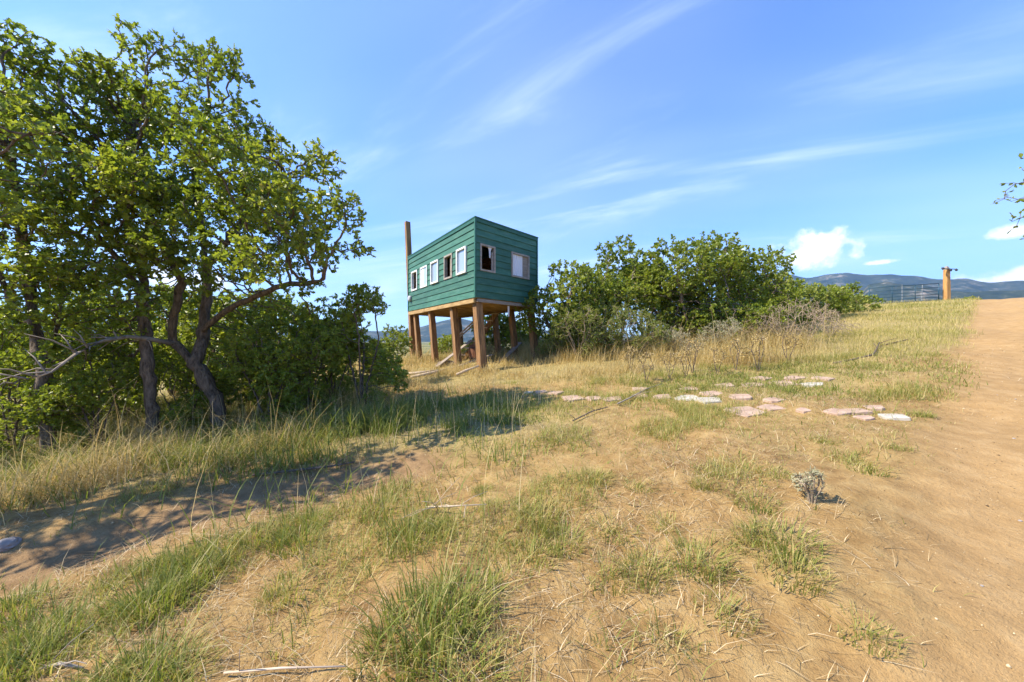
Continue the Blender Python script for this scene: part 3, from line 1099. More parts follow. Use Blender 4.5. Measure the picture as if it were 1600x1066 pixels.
    spots = [(905, 10.8, 0, 1.5, 'feathery green rabbitbrush in front of the round oak by the cabin'), (950, 11.2, 0, 1.6, 'tall feathery rabbitbrush below the tallest oak'), (1000, 11.0, 0, 1.3, 'green rabbitbrush among dry stalks above the flagstones'),
             (1060, 10.6, 1, .85, 'low grey green rabbitbrush above the flagstones'), (1130, 10.8, 1, .95, 'straw coloured rabbitbrush left of the dead grey brush'), (868, 11.6, 0, .9, 'small green rabbitbrush against the cabin post')]
    for i, (px, d, k, sc, lb) in enumerate(spots):
        place(PR['rb%d' % k], USED, on((px - 800) / F * d, d, -.03), i * 1.7, sc, lb, 'rabbitbrush in front of the thicket')
    PR['dead'] = proto('dead_brush', 1.1, .85, 12, 900, 'shrub_leaf', .05, LEAF_LOW, .016, 0, 0, .15, 10, 'twig_grey', .05, cat='shrub')
    for i, (px, d, sc, lb) in enumerate(((1225, 10.6, 1.2, 'leafless grey brush piled beside the thicket'), (1262, 10.9, 1.15, 'leafless grey brush in the middle of the dead clump'), (1298, 11.6, .85, 'leafless grey brush nearest the open meadow'),
                                         (1190, 10.9, .8, 'thin grey brush between the rabbitbrush and the dead clump'))):
        place(PR['dead'], USED, on((px - 800) / F * d, d, -.03), i * 2.2, sc, lb, 'dead grey brush')
    PR['weed'] = proto('dry_weed', .75, .3, 3, 110, 'dry_grass', .035, LEAF_LOW, .009, 3, 1, .3, 6, 'bark', .05, cat='weed')
    wl = ['dark stemmed dry weed, %s in the line above the flagstones from the cabin side' % w for w in ('third', 'fourth', 'fifth', 'sixth', 'seventh', 'second', 'eighth', 'first', 'ninth')]
    for i, (px, py) in enumerate(((1047, 585), (1072, 583), (1082, 575), (1120, 578), (1150, 570), (1010, 590), (1185, 572), (985, 572), (1230, 560))):
        place(PR['weed'], USED, gp(px, py + 8), i * 1.2, random.uniform(.8, 1.15), wl[i], 'dry weeds above the flagstones')
    # silvery sage on the bare soil
    PR['sage'] = proto('sage_plant', .24, .13, 8, 170, 'sage_leaf', .03, np.array([(0, 0), (.07, .4), (.06, .8), (0, 1.0)]), .006, 5, 3, .2, 7, 'twig_grey', .018, cat='plant')
    place(PR['sage'], USED, gp(1268, 785), 0, 1.0, 'small silvery sage plant alone on the bare soil near the road', None)


build_thickets()


# ------------------------------------------------------------------ grass
def blades(x, y, h, wd, lean, rnd, seg=3, lay=0.0, az=None):
    """bent tapering blades, vectorised. returns V, polys, rnd"""
    n = len(x)
    z = H(x, y) - 0.01
    a = rng.random(n) * 2 * np.pi if az is None else az
    dx, dy = np.cos(a), np.sin(a)
    sx, sy = -dy, dx
    t = np.linspace(0, 1, seg + 1)
    lvl = []
    for k, tt in enumerate(t):
        off = h * lean * tt ** 1.8
        zz = h * tt * (1 - 0.35 * lean * tt) * (1 - lay)
        cx, cy = x + dx * off, y + dy * off
        w = wd * (1 - tt ** 1.5) * 0.5
        if k < seg:
            lvl.append(np.stack([cx - sx * w, cy - sy * w, z + zz], 1))
            lvl.append(np.stack([cx + sx * w, cy + sy * w, z + zz], 1))
        else:
            lvl.append(np.stack([cx, cy, z + zz], 1))
    V = np.stack(lvl, 1)
    m = V.shape[1]
    b = np.arange(n)[:, None] * m
    polys = [np.concatenate([b + np.array([2 * k, 2 * k + 1, 2 * k + 3, 2 * k + 2]) for k in range(seg - 1)])]
    polys.append(b + np.array([2 * seg - 2, 2 * seg - 1, 2 * seg]))
    return V.reshape(-1, 3), polys, np.repeat(rnd, m)


def scatter(n, box, dens, batch=400000):
    """n points in the box (x0,x1,y0,y1) by rejection on dens(x,y)"""
    xs, ys, got = [], [], 0
    tries = 0
    while got < n and tries < 40:
        x = rng.uniform(box[0], box[1], batch)
        y = rng.uniform(box[2], box[3], batch)
        k = rng.random(batch) < dens(x, y)
        xs.append(x[k])
        ys.append(y[k])
        got += k.sum()
        tries += 1
    return np.concatenate(xs)[:n], np.concatenate(ys)[:n]


def tufty(x, y, sc, seed, lo=.42, hi=.62):
    return sstep(fbm(x, y, sc, 3, seed), lo, hi)


def inview(x, y, pad=1.2):
    return ((np.abs(x) < 1.62 * y + pad) & (y > 0.2)).astype(float)


def clear(x, y):
    return (1 - f_road(x, y)) * (1 - np.exp(-(path_d(x, y) / 0.45) ** 4))


def add_grass(name, label, x, y, h, wd, lean, rnd, m, seg=3, lay=0.0):
    V, polys, r = blades(x, y, h, wd, lean, rnd, seg, lay)
    tag(link(name, mesh_np(name, V, polys, M[m], {'rnd': r})), label, kind='stuff')


STONES = []


def build_grass():
    def st_clear(x, y):
        k = np.ones_like(x)
        for (sx, sy, r) in STONES:
            k *= 1 - 0.93 * np.exp(-(((x - sx) ** 2 + (y - sy) ** 2) / (r * .5) ** 2) ** 2)
        return k
    # green grass round the stones and under the trees
    x, y = scatter(45000, (-9, 9, 2, 10.5), lambda x, y: f_green(x, y) * (0.12 + tufty(x, y, 1.5, 61)) * inview(x, y) * clear(x, y) * st_clear(x, y) * (1 - .6 * f_dry(x, y)))
    left = sstep(-x, -.6, 1.0)
    n = len(x)
    h = (0.085 + 0.15 * left * (.45 + tufty(x, y, 1.1, 63, .35, .65))) * rng.lognormal(0, .42, n)
    rnd = np.clip(rng.beta(1.6, 2.6, n) + .18 * (1 - left) * tufty(x, y, .8, 64), 0, 1)
    add_grass('green_grass', 'short green grass round the flagstones and in the shade of the oaks', x, y, h, 0.008 + .004 * rng.random(n), rng.uniform(.2, 1.3, n), rnd, 'green_grass')
    # dry tangle at the feet of the left thicket
    x, y = scatter(17000, (-9, -0.5, 2.6, 9), lambda x, y: sstep(-x, 1.6, 3.0) * sstep(y - (3.95 + .42 * (x + 3)), -.1, .5) * (.2 + tufty(x, y, 1.2, 66)) * inview(x, y) * clear(x, y))
    n = len(x)
    add_grass('undergrowth_grass', 'tangled straw and grass at the feet of the left oaks', x, y, .33 * (.5 + tufty(x, y, 1.0, 67)) * rng.lognormal(0, .4, n), .0065 * np.ones(n), rng.uniform(.3, 1.9, n), rng.random(n) * .9, 'dry_grass')
    # tall dry grass
    x, y = scatter(46000, (-8, 10, 6.3, 17.5), lambda x, y: f_dry(x, y) * (.12 + tufty(x, y, 1.2, 71)) * inview(x, y) * st_clear(x, y) * np.clip(9.0 / np.maximum(y, 6), .3, 1))
    n = len(x)
    front = sstep(y - (8.3 - .28 * (x + .5)), -.3, 1.6)
    add_grass('dry_grass', 'tall golden dry grass in front of the cabin and the thicket', x, y, (.13 + .30 * front * (.35 + tufty(x, y, .7, 73, .35, .65))) * rng.lognormal(0, .4, n) * (1 - .5 * sstep(-x, -.8, .6) * (1 - sstep(y, 12.5, 14))), (.007 + .005 * rng.random(n)) * (y / 9) * .85, rng.uniform(.15, 1.4, n),
              np.clip(rng.beta(2, 2, n) - .25 * (rng.random(n) < .2), 0, 1), 'dry_grass')
    # meadow to the crest
    x, y = scatter(80000, (3, 46, 4.5, 34), lambda x, y: f_meadow(x, y) * (.35 + .65 * tufty(x, y, .5, 81)) * inview(x, y) * (1 - f_road(x, y)) * np.clip((7.0 / y) ** 1.15, .05, 1) * st_clear(x, y) * (1 - .8 * f_dry(x, y)))
    n = len(x)
    add_grass('meadow_grass', 'yellow green meadow grass rising to the gate', x, y, (.09 + .003 * y) * rng.lognormal(0, .4, n), (.0045 + .004 * rng.random(n)) * np.maximum(1, y / 9.5), rng.uniform(.2, .9, n),
              np.clip(.28 + .7 * fbm(x, y, .35, 3, 83) + rng.normal(0, .22, n), 0, 1), 'meadow_grass', 2)
    # slope behind the cabin
    x, y = scatter(14000, (-24, 6, 14, 45), lambda x, y: inview(x, y) * np.clip((14 / y) ** 1.5, .1, 1))
    n = len(x)
    add_grass('slope_grass', 'pale grass on the slope behind the cabin', x, y, .3 * rng.lognormal(0, .3, n), .02 * y / 14, rng.uniform(.2, .8, n), rng.random(n), 'meadow_grass', 2)
    # thin grass on the open soil
    x, y = scatter(62000, (-4, 9, 1.0, 8.5), lambda x, y: (tufty(x, y, 1.6, 91, .45, .66) * .9 + .07 + .16 * sstep(y, 2.6, 4.2)) * inview(x, y, .3) * clear(x, y) * st_clear(x, y) * (1 - f_green(x, y)) * (1 - sstep(road_s(x, y) - .9 * sstep(y, 2.6, 4.6), -1.1, -.2) * .95) * np.clip(.12 + y / 5, 0, 1))
    n = len(x)
    add_grass('thin_grass', 'thin yellowing grass on the open soil', x, y, (.04 + .06 * tufty(x, y, 1.6, 91, .47, .70)) * rng.lognormal(0, .5, n), .0035 + .003 * rng.random(n), rng.uniform(.3, 1.4, n), np.clip(.12 + rng.beta(2.0, 1.4, n), 0, 1), 'green_grass', 2)
    # flattened straw
    x, y = scatter(100000, (-5, 10, .9, 9.5), lambda x, y: (.15 + .85 * tufty(x, y, 1.1, 95, .38, .62)) * inview(x, y, .3) * (1 - .985 * sstep(road_s(x, y), -.9, .25)) * (1 - .85 * np.exp(-(path_d(x, y) / .45) ** 4)) * st_clear(x, y) * np.clip(4.2 / np.maximum(y, 1.4), .3, 1))
    n = len(x)
    add_grass('straw_litter', 'flattened straw lying over the bare soil', x, y, rng.lognormal(-2.5, .6, n), .0022 + .003 * rng.random(n), rng.uniform(.7, 1.0, n), rng.beta(1.0, 1.0, n), 'straw', 2, rng.uniform(.45, .9, n))
    # seed stalks: thin, tall and pale
    x, y = scatter(420, (-6, 4, 2.6, 8), lambda x, y: (f_green(x, y) * .6 + .03) * (1 - sstep(x, .8, 1.8)) * inview(x, y) * clear(x, y))
    n = len(x)
    add_grass('seed_stalks', 'tall pale seed stalks standing out of the grass', x, y, .62 * rng.lognormal(0, .25, n), .006 * np.ones(n), rng.uniform(.05, .6, n), .7 + .3 * rng.random(n), 'dry_grass', 4)


def build_clumps():
    """the separate grass clumps on the open soil, each a thing"""
    def clump(nb, hh, spread, m, seed, bias):
        r = np.minimum(spread * np.sqrt(rng.random(nb)) * rng.lognormal(0, .2, nb), spread * .92)
        a = rng.random(nb) * 2 * np.pi
        x, y = r * np.cos(a), r * np.sin(a)
        h = hh * rng.lognormal(0, .38, nb) * (1 - .35 * np.clip(r / spread, 0, 1))
        az = np.where(rng.random(nb) < .7, a, rng.random(nb) * 6.28)
        global H
        keep = H
        H = lambda xx, yy, fine=True: np.zeros_like(xx)
        V, polys, rr = blades(x, y, h, .0052 + .004 * rng.random(nb), rng.uniform(.1, 1.1, nb), np.clip(rng.beta(1.4, 2.0, nb) + bias, 0, 1), 4, 0, az)
        H = keep
        return mesh_np('grass_clump', V, polys, M[m], {'rnd': rr})
    protos = [clump(400, .17, .25, 'green_grass', 1, .10), clump(290, .15, .22, 'green_grass', 2, .18), clump(200, .11, .20, 'green_grass', 3, .30), clump(260, .16, .20, 'meadow_grass', 4, .0)]
    big = [(665, 985, 0, 1.15, 'large green clump spreading on the bare soil between path and road'), (720, 940, 0, 1.0, 'green clump joined to the upper side of the large one'), (625, 1030, 1, 1.0, 'green clump below the large one'),
           (700, 1050, 1, 1.0, 'green clump trailing downhill from the large one'), (640, 845, 0, .95, 'upright green clump under the bank end of the footpath'), (600, 800, 1, 1.0, 'taller green clump at the footpath end'),
           (840, 815, 3, 1.0, 'yellow green clump alone on open soil')]
    for (px, py, k, sc, lb) in big:
        o = link('grass_clump', protos[k], None, gp(px, py), random.random() * 6)
        o.scale = (sc, sc, sc * random.uniform(.9, 1.15))
        tag(o, lb, 'grass clump', 'grass clumps on the open soil')
    strip = [(160, 925), (190, 905), (225, 950), (250, 890), (285, 880), (320, 895), (335, 862), (370, 870), (400, 840), (430, 850), (465, 850), (445, 822), (490, 815), (250, 945), (300, 905), (380, 895)]
    for (px, py) in strip:
        o = link('grass_clump', protos[random.choice((0, 1, 2))], None, gp(px, py), random.random() * 6)
        sc = random.uniform(.6, .9)
        o.scale = (sc, sc, sc)
        tag(o, 'green grass clump in the strip along the footpath', 'grass clump', 'grass clumps along the footpath')
    corner = [(20, 1020), (50, 990), (70, 1040), (25, 955), (100, 985), (10, 1060), (230, 1058), (190, 1062), (280, 1062)]
    for (px, py) in corner:
        o = link('grass_clump', protos[random.choice((0, 1))], None, gp(px, py), random.random() * 6)
        sc = random.uniform(.6, .85)
        o.scale = (sc, sc, sc)
        tag(o, 'green grass clump at the low end of the footpath strip', 'grass clump', 'grass clumps at the low end')
    small = [(430, 940), (455, 920), (1090, 880), (1120, 900), (1150, 850), (1180, 840), (1220, 850), (1240, 900), (1060, 1000), (770, 790), (755, 770), (1000, 760), (930, 750), (880, 850), (1330, 720),
             (1360, 735), (1400, 700), (1210, 740), (1100, 760), (900, 700), (960, 830), (1130, 960), (1350, 990), (1010, 900), (830, 870), (860, 750), (700, 830), (540, 800), (1290, 690), (1440, 650), (1180, 790), (1040, 820), (780, 850), (950, 900)]
    for (px, py) in small:
        o = link('grass_clump', protos[random.choice((1, 2, 2, 3))], None, gp(px, py), random.random() * 6)
        sc = random.uniform(.45, .95)
        o.scale = (sc, sc, sc * random.uniform(.7, 1.0))
        tag(o, 'small half dry grass clump scattered on the open soil', 'grass clump', 'small grass clumps on the soil')


# ------------------------------------------------------------------ stones, rocks, sticks
def slab(name, loc, w, d, h, m, rz, seed, tilt=(0, 0)):
    r = random.Random(seed)
    bm = bmesh.new()
    n = r.choice((5, 6, 7, 9))
    ring = []
    for k in range(n):
        a = 2 * math.pi * k / n + r.uniform(-.2, .2)
        ex = abs(math.cos(a)) ** .4 * math.copysign(1, math.cos(a))
        ey = abs(math.sin(a)) ** .4 * math.copysign(1, math.sin(a))
        q = r.uniform(.74, 1.08)
        ring.append((ex * w / 2 * q, ey * d / 2 * q))
    bot = [bm.verts.new((x * 1.03, y * 1.03, -h)) for x, y in ring]
    top = [bm.verts.new((x, y, h * r.uniform(.15, .45))) for x, y in ring]
    bm.faces.new(bot[::-1])
    bm.faces.new(top)
    for k in range(n):
        bm.faces.new((bot[k], bot[(k + 1) % n], top[(k + 1) % n], top[k]))
    bmesh.ops.bevel(bm, geom=[e for e in bm.edges], offset=.006, segments=1, affect='EDGES')
    bmesh.ops.triangulate(bm, faces=[f for f in bm.faces if len(f.verts) > 4])
    me = bpy.data.meshes.new(name)
    bm.to_mesh(me)
    bm.free()
    me.materials.append(m)
    o = link(name, me, None, loc)
    o.rotation_euler = (tilt[0], tilt[1], rz)
    return o


def build_stones():
    # (px, py, width px, pale?, label or None)
    L = [(895, 621, 36, 0), (930, 621, 30, 0), (957, 622, 32, 0), (1000, 617, 26, 0), (1034, 619, 30, 0), (1072, 620, 40, 1), (1108, 624, 40, 1), (1078, 607, 30, 0), (1112, 614, 34, 0),
         (1156, 619, 34, 0), (1163, 643, 52, 0), (1203, 636, 36, 0), (1210, 624, 30, 0), (1176, 600, 36, 0), (1133, 601, 26, 0), (1230, 597, 46, 0), (1270, 599, 34, 1), (1243, 589, 32, 0), (1284, 590, 26, 0), (1192, 590, 28, 0),
         (1308, 643, 34, 0), (1337, 641, 34, 0), (1366, 636, 24, 0), (1396, 650, 34, 1), (1350, 652, 22, 0), (868, 612, 28, 0), (845, 611, 22, 0), (826, 612, 16, 1), (1000, 606, 28, 0), (1255, 640, 22, 0)]
    special = {5: 'white flagstone, cabin side of the two whitest in the path', 6: 'white flagstone, road side of the two whitest in the path', 10: 'largest pink flagstone, set lowest in the path', 16: 'pale flagstone at the road end of the upper row',
               23: 'pale flagstone at the road end of the lower row', 15: 'widest pink flagstone of the upper row'}
    order = ['first', 'second', 'third', 'fourth', 'fifth', 'sixth', 'seventh', 'eighth', 'ninth', 'tenth', 'eleventh']
    rowof = lambda py: 'upper row' if py < 603 else ('middle row' if py < 630 else 'lower row')
    for rw in ('upper row', 'middle row', 'lower row'):
        ids = sorted([i for i, q in enumerate(L) if rowof(q[1]) == rw], key=lambda i: L[i][0])
        for k, i in enumerate(ids):
            nth = order[k] if k < len(order) else order[len(ids) - 1 - k]
            end = 'cabin' if k < len(order) else 'road'
            special.setdefault(i, ('pale' if L[i][3] else 'pink') + ' flagstone, %s from the %s end in the %s' % (nth, end, rw))
    slope = math.atan(.0836), math.atan(.0715)
    for i, (px, py, w, pale) in enumerate(L):
        p = gp(px, py + 2)
        wm = w / F * p.y
        STONES.append((p.x, p.y, wm * .55))
        o = slab('flagstone', p + Vector((0, 0, .010)), wm * 1.0, wm * random.uniform(.8, 1.0), .035, M['stone_pale' if pale else 'stone_pink'], random.uniform(-.5, .5), i + 3,
                 (slope[1] + random.uniform(-.03, .03), -slope[0] + random.uniform(-.03, .03)))
        tag(o, special.get(i, 'pink flagstone sunk in the grass of the stepping path' if not pale else 'small pale flagstone at the cabin end of the path'), 'flagstone', 'flagstones of the path')


def rock(name, loc, r, label, cat, m='rock', group=None, sq=(1, 1, .7)):
    bm = bmesh.new()
    bmesh.ops.create_icosphere(bm, subdivisions=3, radius=1)
    sd_ = random.random() * 99
    for v in bm.verts:
        k = 1 + .5 * (float(fbm(np.array([v.co.x * 1.1 + sd_]), np.array([v.co.y * 1.1 + v.co.z * 1.7]), 1.2, 3, 5)[0]) - .5)
        v.co = Vector((v.co.x * sq[0], v.co.y * sq[1], v.co.z * sq[2])) * k * r
    me = bpy.data.meshes.new(name)
    bm.to_mesh(me)
    bm.free()
    me.materials.append(M[m])
    return tag(link(name, me, None, loc, random.random() * 6), label, cat, group)


def stick(name, pts, rads, label, m='dead_wood', twigs=0, cat='branch', group=None):
    base = Vector(pts[0])
    mb = MB()
    P = [Vector(p) - base for p in pts]
    mb.tube(P, rads, 7)
    for k in range(twigs):
        i = random.randrange(len(P) - 1)
        a = P[i].lerp(P[i + 1], random.random())
        q = a + Vector((random.uniform(-.25, .25), random.uniform(-.25, .25), random.uniform(.02, .16)))
        mb.tube([a, a.lerp(q, .5) + Vector((0, 0, .015)), q], [rads[i] * .5, rads[i] * .35, .002], 4)
    o = mb.build(name, M[m], None, smooth=True)
    o.location = base
    return tag(o, label, cat, group)


def build_sticks():
    def line(pl, r0, dz=.02):
        return [gp(px, py) + Vector((0, 0, dz + (e if e else 0))) for (px, py, e) in pl]
    stick('fallen_branch', line([(1303, 569, 0), (1335, 563, 0), (1364, 556, 0), (1370, 548, .03), (1374, 540, .06)], .02), [.018, .022, .022, .018, .008], 'dark bent branch lying in the meadow grass', 'bark', 2)
    stick('fallen_branch', line([(1382, 540, 0), (1400, 536, 0), (1422, 531, 0)], .02), [.016, .018, .01], 'short dark branch lying beyond the bent one', 'bark')
    stick('fallen_branch', line([(965, 635, .02), (985, 626, .03), (1010, 612, .03), (1035, 603, .02)], .02), [.012, .011, .009, .005], 'thin bare branch lying across the flagstone path', 'dead_wood', 2)
    stick('fallen_branch', line([(895, 662, .02), (925, 648, .03), (950, 640, .02)], .02), [.011, .010, .006], 'thin dark branch lying at the shadow edge below the flagstones', 'bark', 2)
    stick('fallen_branch', line([(395, 745, .0), (450, 742, .02), (520, 735, .03), (555, 727, .02)], .02), [.012, .014, .012, .006], 'dark stick lying along the top of the footpath', 'bark', 3)
    stick('fallen_branch', line([(60, 1052, 0), (95, 1046, .01), (130, 1050, 0)], .01), [.006, .009, .004], 'short dry stick in the corner grass', 'dead_wood', 2)
    stick('fallen_branch', line([(350, 1058, 0), (440, 1054, .01), (540, 1048, 0)], .01), [.005, .005, .003], 'long pale stalk lying on the soil below the footpath', 'log_pale', 1)
    stick('fallen_branch', line([(665, 800, .02), (700, 805, .05), (760, 800, .04)], .01), [.006, .007, .003], 'pale dead stalks sprawling beside the small hollow', 'log_pale', 9)
    rock('rock', gp(12, 852) + Vector((0, 0, .01)), .075, 'pale grey rock at the shaded edge of the footpath', 'rock')
    # pebbles on the road
    r2 = random.Random(4)
    for k in range(60):
        s = r2.uniform(.3, 3.6)
        f = r2.uniform(.6, 9)
        x, y = 1.42 + RD[0] * f + RN[0] * s, 1.5 + RD[1] * f + RN[1] * s
        if abs(x) > 1.5 * y:
            continue
        rock('pebble', on(x, y, .002), r2.uniform(.005, .012), 'small pale pebble on the dirt road', 'pebble', 'rock', 'pebbles on the road')


def build_gravel():
    n = 6000
    x, y = scatter(n, (-4, 12, .9, 10), lambda x, y: (.12 + .88 * f_road(x, y)) * inview(x, y, .2) * (.25 + tufty(x, y, 1.4, 55, .4, .6)) * np.clip(2.5 / np.maximum(y, 1.2), .15, 1))
    n = len(x)
    z = H(x, y)
    r = .0021 * rng.lognormal(0, .5, n) * (1 + .12 * y)
    base = np.array([(1, 0, 0), (0, 1, 0), (-1, 0, 0), (0, -1, 0), (0, 0, .8), (0, 0, -.8)])
    V = np.stack([x, y, z + r * .3], 1)[:, None, :] + base[None] * r[:, None, None] * rng.uniform(.6, 1.4, (n, 6, 3))
    tri = np.array([(0, 1, 4), (1, 2, 4), (2, 3, 4), (3, 0, 4), (1, 0, 5), (2, 1, 5), (3, 2, 5), (0, 3, 5)])
    T_ = (np.arange(n)[:, None, None] * 6 + tri[None]).reshape(-1, 3)
    tag(link('gravel', mesh_np('gravel', V.reshape(-1, 3), [T_], M['straw'], {'rnd': np.repeat(rng.beta(1.5, 1.8, n), 6)})), 'fine grit and crumbs of soil on the road and bare ground', kind='stuff')


build_stones()
build_gravel()
build_grass()
build_clumps()
build_sticks()


# ------------------------------------------------------------------ the cabin on stilts
def build_cabin():
    D = 10.4
    C0 = Vector((-57 / F * D, D, 0))
    a = Vector((-180.5 / F * D, .475 * D, 0))
    b = Vector((102.5 / F * D, .198 * D, 0))
    LA, LB = a.length, b.length
    ah, bh = a.normalized(), b.normalized()
    nL = Vector((ah.y, -ah.x, 0))
    if nL.dot(bh) > 0:
        nL = -nL
    nR = Vector((bh.y, -bh.x, 0))
    if nR.dot(ah) > 0:
        nR = -nR
    Z0, Z1 = 2.82, 5.12
    root = empty('stilt_cabin', (C0.x, C0.y, float(H(C0.x, C0.y))))
    org = Vector(root.location)
    tag(root, 'green board cabin raised on leaning timber stilts', 'cabin')

    def P(u, v, z):
        return C0 + ah * u + bh * v + Vector((0, 0, z)) - org

    # four walls: start point, direction, outward normal, length, openings (s0, s1), seams
    ROWH = .2
    ZB, ZT = 3.62, 4.42
    wl = [(f0 * LA, f1 * LA) for f0, f1 in ((.084, .195), (.256, .364), (.443, .56), (.631, .752), (.813, .93))]
    wr = [(.056 * LB, .278 * LB), (.534 * LB, .85 * LB)]
    walls = [('L', lambda s, o, z: P(s, 0, z) + nL * o, LA, wl, [.63 * LA]),
             ('R', lambda s, o, z: P(0, s, z) + nR * o, LB, wr, []),
             ('BL', lambda s, o, z: P(LA, s, z) - nR * o, LB, [], []),
             ('BR', lambda s, o, z: P(s, LB, z) - nL * o, LA, [], [3.0])]
    rows = []
    z = Z0
    rows.append((Z0, Z0 + .2))
    zz = Z0 + .2
    while zz < Z1 - .12:
        rows.append((zz, min(zz + ROWH, Z1 - .10)))
        zz += ROWH
    shared = {}
    for (nm, Q, L, wins, seams) in walls:
        core = MB()
        # core with openings
        cuts = [.06] + [c for w in wins for c in w] + [L - .06]
        for k in range(len(cuts) - 1):
            s0, s1 = cuts[k], cuts[k + 1]
            spans = [(Z0 + .01, ZB), (ZT, Z1 - .03)] if k % 2 == 1 else [(Z0 + .01, Z1 - .03)]
            for (q0, q1) in spans:
                core.hexa([Q(s0, -.09, q0), Q(s1, -.09, q0), Q(s1, -.005, q0), Q(s0, -.005, q0), Q(s0, -.09, q1), Q(s1, -.09, q1), Q(s1, -.005, q1), Q(s0, -.005, q1)])
        core.build('wall', M['inner_wood'], root)
        # lap boards, one by one
        for (r0, r1) in rows:
            segs = [(0.0, L)]
            if r1 > ZB + .03 and r0 < ZT - .03:
                segs, c = [], 0.0
                for (w0, w1) in wins:
                    segs.append((c, w0))
                    c = w1
                segs.append((c, L))
            out = []
            for (s0, s1) in segs:
                cs = [s0] + [s for s in seams if s0 + .1 < s < s1 - .1] + [s1]
                out += [(cs[k] + (.002 if k else 0), cs[k + 1]) for k in range(len(cs) - 1)]
            for (s0, s1) in out:
                if s1 - s0 < .02:
                    continue
                j = random.uniform(-.0015, .0015)
                mb = MB()
                t0, t1 = .034 + j, .010 + j
                mb.hexa([Q(s0, -.003, r0), Q(s1, -.003, r0), Q(s1, t0, r0), Q(s0, t0, r0), Q(s0, -.003, r1 + .004), Q(s1, -.003, r1 + .004), Q(s1, t1, r1 + .004), Q(s0, t1, r1 + .004)])
                mb.build('siding_board', M['green_paint'], root)
        # cap trim under the roof
        mb = MB()
        mb.hexa([Q(-.02, .0, Z1 - .10), Q(L + .02, .0, Z1 - .10), Q(L + .02, .045, Z1 - .10), Q(-.02, .045, Z1 - .10), Q(-.02, .0, Z1), Q(L + .02, .0, Z1), Q(L + .02, .045, Z1), Q(-.02, .045, Z1)])
        mb.build('fascia', M['green_trim'], root)
    # corner boards
    for (u, v) in ((0, 0), (LA, 0), (0, LB), (LA, LB)):
        sgu, sgv = (-1 if u == 0 else 1), (-1 if v == 0 else 1)
        mb = MB()
        c = P(u, v, Z0 - .01)
        e = .047
        mb.hexa([c + ah * (sgu * e) + bh * (sgv * e), c + ah * (sgu * e) - bh * (sgv * .02), c - ah * (sgu * .02) - bh * (sgv * .02), c - ah * (sgu * .02) + bh * (sgv * e)] +
                [q + Vector((0, 0, Z1 - Z0 + .012)) for q in (c + ah * (sgu * e) + bh * (sgv * e), c + ah * (sgu * e) - bh * (sgv * .02), c - ah * (sgu * .02) - bh * (sgv * .02), c - ah * (sgu * .02) + bh * (sgv * e))])
        mb.build('corner_board', M['green_trim'], root)
    # flat roof
    mb = MB()
    o = .06
    ring = [P(-o, -o, 0), P(LA + o, -o, 0), P(LA + o, LB + o, 0), P(-o, LB + o, 0)]
    mb.hexa([q + Vector((0, 0, Z1 + .002)) for q in ring] + [q + Vector((0, 0, Z1 + .035)) for q in ring])
    mb.build('roof', M['green_trim'], root)
    # floor deck with boards showing from below
    nb = 14
    for k in range(nb):
        v0, v1 = LB * k / nb + .004, LB * (k + 1) / nb - .004
        mb = MB()
        ring = [P(.02, v0, 0), P(LA - .02, v0, 0), P(LA - .02, v1, 0), P(.02, v1, 0)]
        mb.hexa([q + Vector((0, 0, Z0 - .03)) for q in ring] + [q + Vector((0, 0, Z0 + .005)) for q in ring])
        mb.build('floor_board', M['joist_wood'], root)
    # rim joists and joists
    def beam(p0, p1, z0, z1, th, m, nm):
        d = (p1 - p0).normalized()
        s = Vector((-d.y, d.x, 0)) * th / 2
        mb = MB()
        mb.hexa([p0 - s + Vector((0, 0, z0)), p1 - s + Vector((0, 0, z0)), p1 + s + Vector((0, 0, z0)), p0 + s + Vector((0, 0, z0)),
                 p0 - s + Vector((0, 0, z1)), p1 - s + Vector((0, 0, z1)), p1 + s + Vector((0, 0, z1)), p0 + s + Vector((0, 0, z1))])
        return mb.build(nm, m, root, bevel=.006)
    beam(P(.06, .0, 0), P(LA * .68, .0, 0), Z0 - .155, Z0 - .034, .07, M['joist_wood'], 'rim_joist')
    beam(P(LA * .685, .0, 0), P(LA, .0, 0), Z0 - .165, Z0 - .034, .07, M['joist_wood'], 'rim_joist')
    beam(P(0, .06, 0), P(0, LB, 0), Z0 - .13, Z0 - .034, .06, M['grey_board'], 'rim_joist')
    beam(P(LA, .06, 0), P(LA, LB, 0), Z0 - .15, Z0 - .034, .06, M['grey_board'], 'rim_joist')
    beam(P(.06, LB, 0), P(LA - .06, LB, 0), Z0 - .165, Z0 - .034, .07, M['grey_board'], 'rim_joist')
    for k in range(1, 9):
        beam(P(LA * k / 9, .05, 0), P(LA * k / 9, LB - .05, 0), Z0 - .15, Z0 - .036, .045, M['joist_wood'], 'joist')
    # stilts: square timbers, all leaning the same way
    def stilt(u, v, w, zt, lean):
        p = P(u, v, 0)
        wx, wy = p.x + org.x + lean, p.y + org.y
        zg = float(H(wx, wy)) - .25 - org.z
        mb = MB()
        n = 6
        rings = []
        for k in range(n + 1):
            t = k / n
            c = Vector((p.x + lean * (1 - t), p.y, zg + (zt - org.z - zg) * t))
            ww = w * (1.06 - .10 * t) / 2
            j = lambda: random.uniform(-.008, .008)
            rings.append([c + ah * (sx * ww + j()) + bh * (sy * ww + j()) for sx, sy in ((-1, -1), (1, -1), (1, 1), (-1, 1))])
